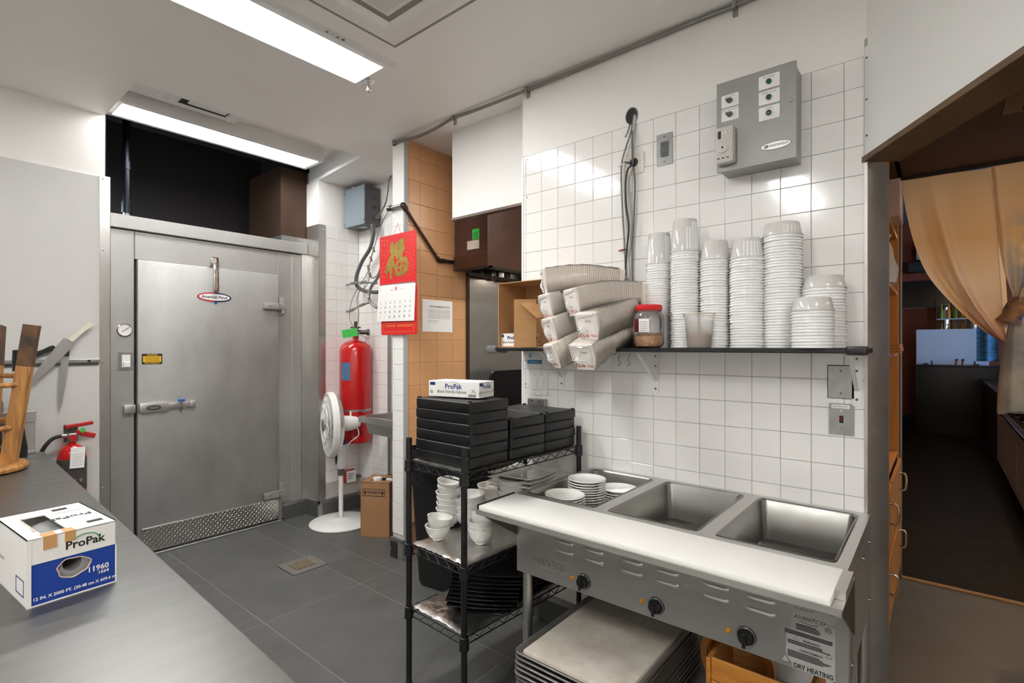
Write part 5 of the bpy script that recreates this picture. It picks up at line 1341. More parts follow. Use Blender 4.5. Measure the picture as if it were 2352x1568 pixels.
# ================================================================== WIRE RACK
RX, RY, RA = 1.437, 1.430, math.radians(-3)
rack = thing('wire_rack', 'black wire shelving rack with foil lined shelves', 'shelf', (RX, RY, 0), RA)
RL, RW = .77, .357
SH = (.345, .620, .985)
def RWp(x, y, z): return Vector((RX + x * math.cos(RA) - y * math.sin(RA), RY + x * math.sin(RA) + y * math.cos(RA), z))
for x in (0, RL):
    for y in (0, RW):
        p_ = MB().cyl((x, y, .03), (x, y, 1.082), .0125, n=14).build('post', blackp, rack)
        m = MB()
        for z in [1.075 - .0254 * k for k in range(40)]: m.tube([(x + .0127 * math.cos(2 * math.pi * k / 10), y + .0127 * math.sin(2 * math.pi * k / 10), z) for k in range(10)], .0006, 3, True)
        o = m.build('post_grooves', black, p_); o['kind'] = 'stuff'
        MB().cyl((x, y, 0), (x, y, .03), .016, .012, n=12).build('foot', black, rack)
        for z in SH: MB().lathe([(.0128, -.045), (.020, -.04), (.018, .008), (.0128, .01)], 16, Matrix.Translation((x, y, z - .008))).build('collar', blackp, rack)
for z in SH:
    for (a, b) in (((0, 0), (RL, 0)), ((RL, 0), (RL, RW)), ((RL, RW), (0, RW)), ((0, RW), (0, 0))):
        a, b = Vector((a[0], a[1], 0)), Vector((b[0], b[1], 0)); L_ = (b - a).length; d = (b - a).normalized(); n = max(4, int(L_ / .035))
        m = MB(); m.cyl(a + Vector((0, 0, z - .004)), b + Vector((0, 0, z - .004)), .0032, n=8); m.cyl(a + Vector((0, 0, z - .034)), b + Vector((0, 0, z - .034)), .0026, n=8)
        m.tube([a + d * (.015 + (L_ - .03) * i / n) + Vector((0, 0, z - (.006 if i % 2 else .032))) for i in range(n + 1)], .002, 6)
        m.build('shelf_truss', blackp, rack)
    m = MB()
    for i in range(25): x = .02 + (RL - .04) * i / 24; m.cyl((x, 0, z - .006), (x, RW, z - .006), .0014, n=5)
    m.build('deck_wires', blackp, rack)
    rr = random.Random(int(z * 1000))
    def fo(i, j, z=z, rr=rr):
        e = (i < .02 or i > .98 or j < .03 or j > .97)
        return Vector((.012 + (RL - .024) * i + rr.uniform(-.004, .004), .004 + (RW - .008) * j + rr.uniform(-.003, .003), z + .002 + (rr.uniform(-.006, -.002) if e else rr.uniform(0, .004))))
    MB().grid(fo, 46, 24).build('foil_liner', foil, rack, 30)
# ---------------------------------------------------------------- bento boxes
def bento():
    m = MB(); w_, d_, h_ = .232, .345, .0432
    vs = []
    for (ins, z) in ((.004, 0), (.0, .006), (.0, h_ - .004), (.003, h_ - .0005)):
        for a, b in rrect(ins, w_ - ins, ins, d_ - ins, .010, 3): vs.append((a, b, z))
    n = 16; fs = [(i * n + k, i * n + (k + 1) % n, (i + 1) * n + (k + 1) % n, (i + 1) * n + k) for i in range(3) for k in range(n)] + [tuple(range(n - 1, -1, -1)), tuple(range(3 * n, 4 * n))]
    m.add(vs, fs)
    for x in (.012, w_ - .012):
        for y in (.012, d_ - .012): m.lathe([(.010, h_ - .001), (.010, h_ + .004), (.006, h_ + .005), (.006, h_ - .001)], 10, Matrix.Translation((x, y, 0)))
    return m.mesh('bento_box', black, 40)
bm_ = bento(); PB = .0442
for k, (x0, y0, n, rz, lb) in enumerate(((.036, .006, 6, .02, 'black bento box in the six-high stack under the glove box'), (.278, .006, 4, -.005, 'black bento box in the four-high stack between the taller stack and the wall stack'), (.518, .006, 4, .0, 'black bento box in the four-high stack nearest the wall post'))):
    for i in range(n):
        p_ = RWp(x0 + random.uniform(-.002, .002), y0 + random.uniform(-.002, .002), SH[2] + .0065 + i * PB)
        o = inst('bento_box', bm_, None, p_, (0, 0, RA + rz + random.uniform(-.008, .008)))
        l2 = lb
        if i == n - 1: l2 = lb.replace('black bento box in', 'topmost black bento box of')
        if i == 0: l2 = lb.replace('black bento box in', 'lowest black bento box of')
        tag(o, l2, 'bento box', 'black bento boxes on the rack')
gl = RWp(.075, .315, SH[2] + .0065 + 6 * PB + .0045)
q = onZ(1000, 907, gl.z); q2 = onZ(1090, 914, gl.z)
glove_box('glove_box', 'white glove box lying on the black bento boxes', (gl.x, gl.y, gl.z), math.radians(-78), .26, .125, .068, .030)
# ---------------------------------------------------------------- bowls
def bowl_mesh(r, h, foot=.45):
    return MB().lathe([(0, .004), (r * foot * .9, .004), (r * foot * .95, 0), (r * foot, .0), (r * foot, .006), (r * .72, h * .28), (r * .92, h * .65), (r, h), (r - .003, h + .001), (r - .005, h), (r * .88, h * .66), (r * .66, h * .32), (r * .3, .011), (0, .010)], 36).mesh('bowl', china, 50)
bs_, bb_ = bowl_mesh(.058, .062), bowl_mesh(.078, .072, .42)
BZ = SH[1] + .006
def bowls(name, me, u, v, zb, n, pitch, lb, tilt=(), group='white rice bowls on the rack'):
    q = onZ(u, v, zb)
    for i in range(n):
        rx = tilt[i] if i < len(tilt) else (0, 0)
        top = (i == n - 1); low = (i == 0 and n > 1)
        o = inst(name, me, None, (q.x + random.uniform(-.002, .002), q.y + random.uniform(-.002, .002), zb + i * pitch), (rx[0], rx[1], random.uniform(0, 6)))
        tag(o, ('topmost white bowl of ' if top else 'lowest white bowl of ' if low else 'white bowl in ') + lb, 'bowl', group)
bowls('rice_bowl', bs_, 1006, 1237, BZ, 2, .038, 'the pair at the rack corner', ((0, 0), (.12, .1)))
bowls('rice_bowl', bs_, 1030, 1206, BZ, 7, .026, 'the tall leaning stack beside the rack post', [(0, 0), (.02, .03), (.03, -.02), (.05, -.02), (.03, .02), (.06, -.04), (.14, -.10)])
bowls('rice_bowl', bs_, 1104, 1246, BZ, 4, .021, 'the stack with a tipped top bowl by the cutting board', [(0, 0), (.0, .02), (.05, -.02), (-.42, -.10)])
bowls('large_bowl', bb_, 1078, 1205, BZ, 4, .026, 'the wide stack behind the rack post', [(0, 0), (.02, 0), (.03, .02), (.05, .03)], 'wide white bowls on the rack')
bowls('large_bowl', bb_, 1130, 1185, BZ, 4, .028, 'the wide stack beside the square plates', [(0, 0), (.02, 0), (-.03, .02), (.05, -.03)], 'wide white bowls on the rack')
bowls('large_bowl', bb_, 1180, 1195, BZ, 6, .028, 'the wide stack in front of the square plates', [(0, 0), (0, 0), (0, 0), (0, .02), (.03, .0), (.05, -.02)], 'wide white bowls on the rack')
# ---------------------------------------------------------------- square plates
def sqplate(s, m_, lift=.022, name='square_plate'):
    def P(i, j):
        x, y = (i - .5), (j - .5); e = max(abs(x), abs(y)) * 2
        z = .004 + (lift * max(0, (e - .6) / .4) ** 1.4) + lift * .35 * (abs(x * y) * 4) ** 2
        return Vector((x * s, y * s, z))
    m = MB(); m.grid(P, 13, 13)
    m.grid(lambda i, j: P(i, j) - Vector((0, 0, .0045)), 13, 13)
    N = 13; o = N * N
    edge = [i for i in range(N)] + [j * N + N - 1 for j in range(1, N)] + [(N - 1) * N + i for i in range(N - 2, -1, -1)] + [j * N for j in range(N - 2, 0, -1)]
    m.f += [(edge[k], edge[(k + 1) % len(edge)], o + edge[(k + 1) % len(edge)], o + edge[k]) for k in range(len(edge))]
    return m.mesh(name, m_, 50)
sp1 = sqplate(.255, china, .015)
c0 = RWp(.585, .205, 0)
for i in range(11):
    o = inst('square_plate', sp1, None, (c0.x + random.uniform(-.004, .004), c0.y + random.uniform(-.004, .004), BZ + .006 + i * .0205), (0, 0, RA + .12 + random.uniform(-.05, .05)))
    tag(o, 'topmost square white plate of the stack under the bento boxes' if i == 10 else 'square white plate in the stack under the bento boxes', 'plate', 'square white plates on the rack')
sp2 = sqplate(.30, mat('black_glaze', (24, 23, 23), .28, var=.2, vscale=12), .016)
for k, (x, y, n, a) in enumerate(((.285, .185, 9, .70), (.555, .20, 5, .15))):
    for i in range(n):
        p_ = RWp(x + i * .004, y - i * .002, SH[0] + .010 + i * .0165)
        o = inst('black_plate', sp2, None, p_, (.05, -.06 if k == 0 else 0, RA + a + random.uniform(-.05, .05)))
        s_ = 'the tall pile on the lowest foil shelf' if k == 0 else 'the low pile behind the warmer leg'
        tag(o, ('topmost square black plate of ' if i == n - 1 else 'square black plate in ') + s_, 'plate', 'square black plates on the rack')
# ---------------------------------------------------------------- bin
t = thing('waste_bin', 'black plastic waste bin with a liner behind the wire rack', 'bin', (2.30, 2.38, 0), .1)
m = MB(); vs = []
pr = [(.17, .15, 0), (.18, .16, .02), (.215, .20, .76), (.225, .21, .80), (.215, .20, .80), (.205, .19, .74), (.17, .15, .03)]
for a, b, z in pr:
    for x, y in rrect(-a, a, -b, b, .05, 3): vs.append((x, y, z))
n = 16; m.add(vs, [(i * n + k, i * n + (k + 1) % n, (i + 1) * n + (k + 1) % n, (i + 1) * n + k) for i in range(len(pr) - 1) for k in range(n)] + [tuple(range(n - 1, -1, -1)), tuple(range((len(pr) - 1) * n, len(pr) * n))]); m.build('body', black, t)
m = MB(); vs = []; rr = random.Random(5); n = 48
for lvl, (g, z) in enumerate(((1.02, .62), (1.05, .70), (1.04, .78), (1.03, .85), (.96, .84), (.9, .74))):
    base = rrect(-.215 * g, .215 * g, -.20 * g, .20 * g, .05, 11)
    for x, y in base: vs.append((x * (1 + rr.uniform(-.02, .02)), y * (1 + rr.uniform(-.02, .02)), z + rr.uniform(-.02, .02)))
m.add(vs, [(i * n + k, i * n + (k + 1) % n, (i + 1) * n + (k + 1) % n, (i + 1) * n + k) for i in range(5) for k in range(n)]); m.build('liner', mat('bin_liner', (18, 18, 19), .18), t, 60)

# ================================================================== FOOD WARMER
WZ = .872
t = thing('food_warmer', 'stainless three well food warmer with a white cutting board ledge', 'food warmer', (1.645, .19, 0))
def W_(x, y, z=0): return (x - 1.645, y - .19, z)
xs = [1.645, 1.700, 2.232, 2.272]; ys = [.192, .226, .556, .616, .946, 1.006, 1.322, 1.352]
m = MB()
for i in range(3):
    for j in range(7):
        if i == 1 and j % 2 == 1: continue
        m.add([W_(xs[i], ys[j], WZ), W_(xs[i + 1], ys[j], WZ), W_(xs[i + 1], ys[j + 1], WZ), W_(xs[i], ys[j + 1], WZ)], [(0, 1, 2, 3)])
x0, x1, y0, y1 = xs[0], xs[-1], ys[0], ys[-1]
for a, b in (((x0, y0), (x1, y0)), ((x1, y0), (x1, y1)), ((x1, y1), (x0, y1)), ((x0, y1), (x0, y0))):
    m.add([W_(*a, WZ), W_(*b, WZ), W_(*b, WZ - .04), W_(*a, WZ - .04)], [(0, 1, 2, 3)])
m.build('top', steelh, t, None)
for j in (1, 3, 5):
    m = MB(); vs = []
    rings = [(0, WZ + .001, .02), (.004, WZ + .003, .02), (.010, WZ - .004, .022), (.022, WZ - .150, .03), (.034, WZ - .160, .03)]
    for ins, z, r_ in rings:
        for a, b in rrect(xs[1] + ins - .004, xs[2] - ins + .004, ys[j] + ins - .004, ys[j + 1] - ins + .004, r_, 4): vs.append(W_(a, b, z))
    n = 20; m.add(vs, [(i * n + k, i * n + (k + 1) % n, (i + 1) * n + (k + 1) % n, (i + 1) * n + k) for i in range(4) for k in range(n)] + [tuple(range(4 * n, 5 * n))])
    m.build('well', mat('well_steel', (150, 148, 144), .32, .95, var=.15, vscale=5, rvar=.08), t, 40)
PX = 1.668
m = MB(); m.box(PX - 1.645, PX - 1.645 + .004, .0, 1.162, .552, WZ - .041); m.build('front_panel', steelh, t)
for y in (.0, 1.155): B(PX - 1.645 + .005, .62, y + .001, y + .006, .552, WZ - .041).build('side_panel', steelh, t)
B(.03, .622, .008, 1.154, .556, .56).build('bottom_panel', steeld, t)
FPn = lambda a, b, h: (PX - 1.645 - h, 1.162 - a, b)          # a: from the left end towards the right
A_ = lambda y: 1.352 - y
for yc in (1.117, .987, .834, .706, .546, .414):
    for zc in (.720, .684):
        a = A_(yc); mm = MB(); vs = []
        for (ha, hb, h) in ((.042, .009, 0), (.034, .006, .006)):
            for aa, bb in rrect(a - ha, a + ha, zc - hb, zc + hb, .005, 2): vs.append(FPn(aa, bb - (.002 if h else 0), h))
        n = 12; mm.add(vs, [(k, (k + 1) % n, n + (k + 1) % n, n + k) for k in range(n)] + [tuple(range(n, 2 * n))])
        mm.build('louvre', steelh, t, 50)
orange = mat('indicator_amber', (206, 134, 20), .2)
for ky, ly in ((1.029, 1.082), (.742, .796), (.453, .507)):
    a = A_(ky)
    MK = Matrix.Translation(FPn(a, .599, 0)) @ Matrix.Rotation(-math.pi / 2, 4, 'Y')
    bz = MB().lathe([(.0295, 0), (.029, .004), (.026, .006), (0, .006)], 32, MK).build('dial_plate', blackg, t)
    MB().lathe([(.0275, .0062), (.0255, .0064)], 32, MK).build('dial_scale', mat('scale_grey', (150, 150, 152), .4), bz)
    kn = MB().lathe([(.021, .006), (.020, .022), (.017, .026), (0, .027)], 28, MK).build('knob', black, bz)
    BB(FPn(0, 0, .034)[0], FPn(0, 0, .026)[0], FPn(a, 0, 0)[1] - .0055, FPn(a, 0, 0)[1] + .0055, .573, .618, .003).build('knob_grip', black, bz)
    text('OFF', .007, paper, bz, FPn, a, .624, .0066)
    MB().lathe([(.0085, 0), (.0085, .003), (.006, .006), (0, .007)], 16, Matrix.Translation(FPn(A_(ly), .598, 0)) @ Matrix.Rotation(-math.pi / 2, 4, 'Y')).build('indicator_light', orange, t)
# relief logo, decals
text('AVANTCO', .040, mat('relief_steel', (214, 212, 208), .25, .9), t, FPn, A_(1.195), .622, .0012, shear=.3, wx=.85)
MB().tube(spline([FPn(A_(1.26), .600, .0006), FPn(A_(1.20), .590, .0006), FPn(A_(1.14), .592, .0006), FPn(A_(1.115), .580, .0006)], 6), .0012, 5).build('relief_swash', mat('relief_steel', (214, 212, 208), .25, .9), t)
dec = mat('decal_silver', (186, 185, 182), .45, .15)
def decal(y_l, y_r, z0, z1, h=.0008): return MB().prism(rrect(A_(y_l), A_(y_r), z0, z1, .002), 0, h, FPn)
decal(.326, .222, .688, .752).build('rating_label', dec, t); decal(.330, .222, .602, .688, .0008).build('rating_label', dec, t)
decal(.352, .222, .652, .662, .0009).build('warning_label', dec, t)
decal(.344, .222, .572, .652, .0010).build('warning_label', dec, t)
decal(.328, .222, .5535, .5725, .0011).build('dry_heating_label', dec, t)
rb = random.Random(9); a = A_(.322)
m = MB()
while a < A_(.226):
    w2 = rb.choice((.0008, .0012, .0018)); m.add([FPn(a, .735, .0014), FPn(a + w2, .735, .0014), FPn(a + w2, .752, .0014), FPn(a, .752, .0014)], [(0, 1, 2, 3)]); a += w2 + rb.choice((.0008, .0012, .0022))
o = m.build('barcode', ink, t, None); o['kind'] = 'stuff'
text('SN 2409060 335', .0065, ink, t, FPn, A_(.320), .729, .0014, 'LEFT')
text('AVANTCO', .016, ink, t, FPn, A_(.286), .704, .0014, shear=.3); MB().tube(spline([FPn(A_(.308), .696, .0013), FPn(A_(.285), .690, .0013), FPn(A_(.262), .694, .0013)], 5), .0007, 4).build('logo_swash', ink, t)
MB().tube([FPn(A_(.238) + .008 * math.cos(2 * math.pi * k / 20), .690 + .008 * math.sin(2 * math.pi * k / 20), .0013) for k in range(20)], .0006, 4, True).build('approval_ring', ink, t); text('ETL', .0075, ink, t, FPn, A_(.238), .690, .0014, bold=.0002)
text('MADE IN CHINA', .0042, ink, t, FPn, A_(.238), .705, .0014)
for z in (.6835, .679, .6745, .670): decal(.318, .256 + rb.uniform(0, .02), z - .0008, z + .0008, .0014).build('print_line', inkg, t)
for z in (.660, .656, .652): decal(.348, .228, z - .0007, z + .0007, .0014).build('print_line', inkg, t)
text('WARNING:', .0085, ink, t, FPn, A_(.280), .639, .0014, bold=.0002); text('AVERTISSEMENT:', .0080, ink, t, FPn, A_(.280), .610, .0014, bold=.0002)
for z in (.632, .628, .624, .602, .598, .594, .590, .586): decal(.340, .230 + rb.uniform(0, .03), z - .0008, z + .0008, .0015).build('print_line', inkg, t)
for y, z in ((.318, .641), (.236, .618)): MB().tube([FPn(A_(y) + .007, z - .004, .0014), FPn(A_(y), z + .008, .0014), FPn(A_(y) - .007, z - .004, .0014)], .0006, 4, True).build('warning_triangle', ink, t)
MB().prism([(A_(.362), .563), (A_(.330), .563), (A_(.346), .590)], 0, .0012, FPn).build('hot_surface_mark', mat('relief_steel', (214, 212, 208), .25, .9), t)
MB().prism([(A_(.356), .566), (A_(.336), .566), (A_(.346), .584)], .0012, .0016, FPn).build('hot_surface_mark', dec, t)
text('DRY HEATING', .0185, ink, t, FPn, A_(.275), .5625, .0016, bold=.0005, wx=.82)
for xx, zz in ((1.7, .60), (1.7, .72), (2.18, .60), (2.18, .80), (2.0, .80), (1.72, .84)):
    MB().lathe([(0, .007), (.005, .006), (.007, 0)], 10, Matrix.Translation(W_(xx, .19, zz)) @ Matrix.Rotation(math.pi / 2, 4, 'X')).build('bolt', chrome, t)
for y in (.212, 1.330):
    for x in (1.712, 2.235): 
        MB().cyl(W_(x, y, .02), W_(x, y, .56), .0205, n=18).build('leg', steel, t); MB().cyl(W_(x, y, 0), W_(x, y, .03), .014, .019, n=14).build('foot', steeld, t)
BB(*[v for p in zip(W_(1.70, .21, .14), W_(2.25, 1.335, .165)) for v in p], .003).build('undershelf', steel, t)
for y in (1.356, .190):
    MB().box(.03, .075, y - .19 - .0035, y - .19 + .0005 if y > 1 else y - .19 + .002, .56, .74).build('leg_plate', galv, t)
# board with bracket
BB(1.430 - 1.645, 1.652 - 1.645, .200 - .19, 1.346 - .19, .858, .877, .003, 2).build('cutting_board', cutw, t)
m = MB(); m.box(1.4255 - 1.645, 1.662 - 1.645, .176 - .19, 1.352 - .19, .852, .8575); m.box(1.421 - 1.645, 1.4250 - 1.645, .176 - .19, 1.352 - .19, .846, .864); m.build('board_tray', steelh, t)
for y in (.178, 1.350):
    m = MB(); m.prism([(1.425, .851), (1.668, .851), (1.668, .70), (1.60, .74)], y - .002, y + .002, lambda a, b, h: (a - 1.645, h - .19, b)); m.build('gusset', steeld, t)
B(1.49 - 1.645, 1.640 - 1.645, .176 - .19, .200 - .19, .858, .880).build('end_clip', steelh, t); B(1.43 - 1.645, 1.650 - 1.645, 1.347 - .19, 1.354 - .19, .858, .880).build('end_clip', blackp, t)
# ---------------------------------------------------------------- plates in the first well
def plate_mesh(r): return MB().lathe([(0, .004), (r * .55, .004), (r * .58, 0), (r * .62, 0), (r * .66, .005), (r, .014), (r, .0165), (r * .985, .0175), (r * .70, .0095), (r * .6, .008), (0, .008)], 40).mesh('dinner_plate', china, 50)
pm = plate_mesh(.084)
zb = WZ - .158
for k, (u, v, ztop, n, lb) in enumerate(((1290, 1131, .862, 13, 'the stack under the loose tilted plate beside the board'), (1332, 1099, .895, 16, 'the highest stack in the first warmer well'), (1396, 1119, .845, 11, 'the stack against the well divider'))):
    q = onZ(u, v, ztop); p_ = (ztop - zb - .017) / (n - 1)
    x = min(max(q.x, 1.70 + .110), 2.232 - .115); y = min(max(q.y, 1.006 + .112), 1.322 - .112)
    if k == 0: x, y = 1.815, 1.212
    if k == 1: x, y = 1.985, 1.21
    if k == 2: x, y = 2.10, 1.115
    for i in range(n):
        o = inst('round_plate', pm, None, (x + random.uniform(-.002, .002), y + random.uniform(-.002, .002), zb + i * p_), (.02 if i == n - 1 and k == 0 else 0, .015 if i == n - 1 else 0, 0))
        tag(o, ('topmost round white plate of ' if i == n - 1 else 'round white plate in ') + lb, 'plate', 'round plates in the warmer well')
# ---------------------------------------------------------------- sheet pans below
def pan_mesh():
    m = MB(); vs = []; L_, W2 = .66, .457
    pr = [(.030, 0, .03), (.004, .022, .03), (-.004, .024, .032), (-.006, .0205, .033), (-.003, .018, .032), (.006, .018, .03), (.034, -.0015, .03)]
    pr = [(.034, .0015, .028), (.006, .022, .03), (.0, .0245, .032), (-.004, .022, .033), (-.004, .018, .033), (.0, .0165, .032), (.004, .019, .03), (.031, 0, .03)]
    n = 20
    for ins, z, r_ in pr:
        for a, b in rrect(ins, L_ - ins, ins, W2 - ins, r_, 4): vs.append((a, b, z))
    m.add(vs, [(i * n + k, i * n + (k + 1) % n, (i + 1) * n + (k + 1) % n, (i + 1) * n + k) for i in range(len(pr) - 1) for k in range(n)] + [tuple(range(n)), tuple(range((len(pr) - 1) * n, len(pr) * n))])
    return m.mesh('sheet_pan', mat('pan_aluminium', (176, 172, 166), .38, .8, var=.2, vscale=9), 50)
pmn = pan_mesh()
for i in range(10):
    o = inst('sheet_pan', pmn, None, (1.482 + random.uniform(-.004, .004), .760 + random.uniform(-.004, .004), .166 + i * .0185), (0, 0, random.uniform(-.008, .008)))
    tag(o, 'topmost aluminium sheet pan holding the white cutting board' if i == 9 else 'aluminium sheet pan in the stack under the warmer', 'sheet pan', 'stacked sheet pans under the warmer')
zt_ = .166 + 9 * .0185
t = thing('cutting_board', 'worn white cutting board lying in the top sheet pan', 'cutting board', (1.505, .785, zt_ + .004), .004)
BB(0, .60, 0, .405, 0, .020, .004, 2).build('board', cutd, t)
# ---------------------------------------------------------------- bamboo tray and tub
t = thing('bamboo_crate', 'bamboo serving crate on the undershelf beside the sheet pans', 'tray', (1.705, .285, .166))
for z0, z1 in ((.0, .075), (.078, .150), (.153, .225), (.228, .30)): BB(.010, .020, .014, .290, z0, z1, .002).build('plank', bamboo, t)
for y in (.0, .290): BB(0, .25, y, y + .014, 0, .30, .003).build('end_board', bamboo, t)
BB(.02, .25, .014, .29, 0, .008, .002).build('base', bamboo, t)
t = thing('wooden_tub', 'round wooden tub with a flat rim standing on edge beside the crate', 'tub', (1.985, .585, .166))
CT = Matrix.Translation((.05, 0, .135)) @ Matrix.Rotation(-math.pi / 2, 4, 'Y')
MB().lathe([(.108, 0), (.132, 0), (.132, .018), (.108, .018), (.108, 0)], 48, CT).build('rim', amber, t)
for k in range(22):
    a0, a1 = 2 * math.pi * k / 22, 2 * math.pi * (k + .94) / 22; vs = []
    for r in (.104, .112):
        for zz in (-.10, .002):
            for aa in (a0, a1): vs.append(CT @ Vector((r * math.cos(aa), r * math.sin(aa), zz)))
    MB().add(vs, [(0, 1, 3, 2), (4, 6, 7, 5), (0, 4, 5, 1), (2, 3, 7, 6), (0, 2, 6, 4), (1, 5, 7, 3)]).build('stave', bamboo, t)
MB().lathe([(0, -.095), (.104, -.095), (.104, -.085), (0, -.085)], 32, CT).build('bottom', bamboo, t)
# ================================================================== PASSAGE
# wood shelf unit along the left side of the passage
t = thing('wood_shelf_unit', 'amber wooden shelf unit lining the passage beside the steel post', 'shelf', (2.50, .20, 0))
for x in (.0, .78, 1.56): BB(x, x + .03, .0, .24, 0, 2.52, .003).build('upright', amber, t)
B(.0, 1.59, .225, .24, 0, 2.52).build('back_panel', tanw, t)
for z in (.10, .80, 1.42, 1.80, 2.15): BB(.031, .779, .004, .224, z, z + .022, .002).build('shelf_board', amber, t); BB(.811, 1.559, .004, .224, z, z + .022, .002).build('shelf_board', amber, t)
dz = ((.13, .44), (.45, .78))
for z0, z1 in dz:
    for x0 in (.032, .812):
        d_ = BB(x0, x0 + .745, -.014, .002, z0, z1, .003).build('drawer', amber, t)
        MB().tube(spline([(x0 + .55, -.014, z1 - .06), (x0 + .55, -.045, z1 - .065), (x0 + .55, -.045, z1 - .15), (x0 + .55, -.014, z1 - .155)], 5), .006, 8).build('handle', chrome, d_)
def at(u, v, X): return onX(u, v, X)
q = at(2054, 570, 3.70)
t = thing('pale_box', 'pale pink cardboard box on the passage shelf beside the curtain', 'box', (3.42, .160, 2.1725))
BB(0, .28, 0, .18, 0, .20, .003).build('carton', mat('pink_carton', (224, 192, 168), .7), t)
for k in range(5): B(.05 + k * .03, .065 + k * .03, -.001, 0, .05 + (k % 2) * .03, .12).build('print_mark', paper, t)
q = at(2050, 675, 3.6)
t = thing('plastic_bag', 'crumpled white plastic bag of supplies on the passage shelf', 'bag', (3.66, .245, 1.823))
rr = random.Random(4); m = MB(); vs = []; n = 14
for lvl, (g, z) in enumerate(((.5, 0), (.95, .02), (1.0, .09), (.85, .16), (.7, .21), (.35, .25), (.30, .27), (.5, .295))):
    for k in range(n): a = 6.28 * k / n; r_ = .07 * g * (1 + rr.uniform(-.15, .15)); vs.append((r_ * 1.6 * math.cos(a), r_ * math.sin(a) * .9, z + rr.uniform(-.006, .006)))
m.add(vs, [(i * n + k, i * n + (k + 1) % n, (i + 1) * n + (k + 1) % n, (i + 1) * n + k) for i in range(7) for k in range(n)] + [tuple(range(n))]); m.build('bag', mat('bag_white', (230, 222, 210), .35), t, 30)
q = at(2052, 780, 3.6)
for k in range(5):
    o = BB(0, .34, 0, .15, 0, .009, .002).build('thin_board', amber, None); o.location = (3.45 + random.uniform(-.01, .01), .165 + random.uniform(-.006, .006), 1.4425 + k * .0105)
    tag(o, 'topmost thin wooden board of the small stack on the passage shelf' if k == 4 else 'thin wooden board in the small stack on the passage shelf', 'board', 'thin boards on the passage shelf')
# ceiling vent in the passage
t = thing('passage_vent', 'square brown ceiling vent in the passage', 'vent', (2.96, -.52, 2.54))
for k, (r0, r1, z0, z1) in enumerate(((.30, .24, -.004, -.016), (.22, .17, -.004, -.022), (.15, .10, -.004, -.022))):
    vs = [(x * r, y * r, z) for r, z in ((r0, 0), (r0, z0), (r1, z1), (r1, 0)) for x, y in ((-1, -1), (1, -1), (1, 1), (-1, 1))]
    MB().add(vs, [(j * 4 + i, j * 4 + (i + 1) % 4, j * 4 + 4 + (i + 1) % 4, j * 4 + 4 + i) for j in range(3) for i in range(4)]).build('vent_ring', mat('vent_brown', (74, 54, 40), .5), t, 20)
# warm downlight in the passage
t = thing('passage_light', 'warm rectangular ceiling light over the passage', 'ceiling light', (2.9, -1.5, 2.54))
BB(-.52, .52, -.17, .17, -.006, 0, .002).build('frame', white, t)
BB(-.50, .50, -.15, .15, -.022, -.0065, .003).build('diffuser', glow_mat('warm_panel', (255, 238, 216), 5), t)
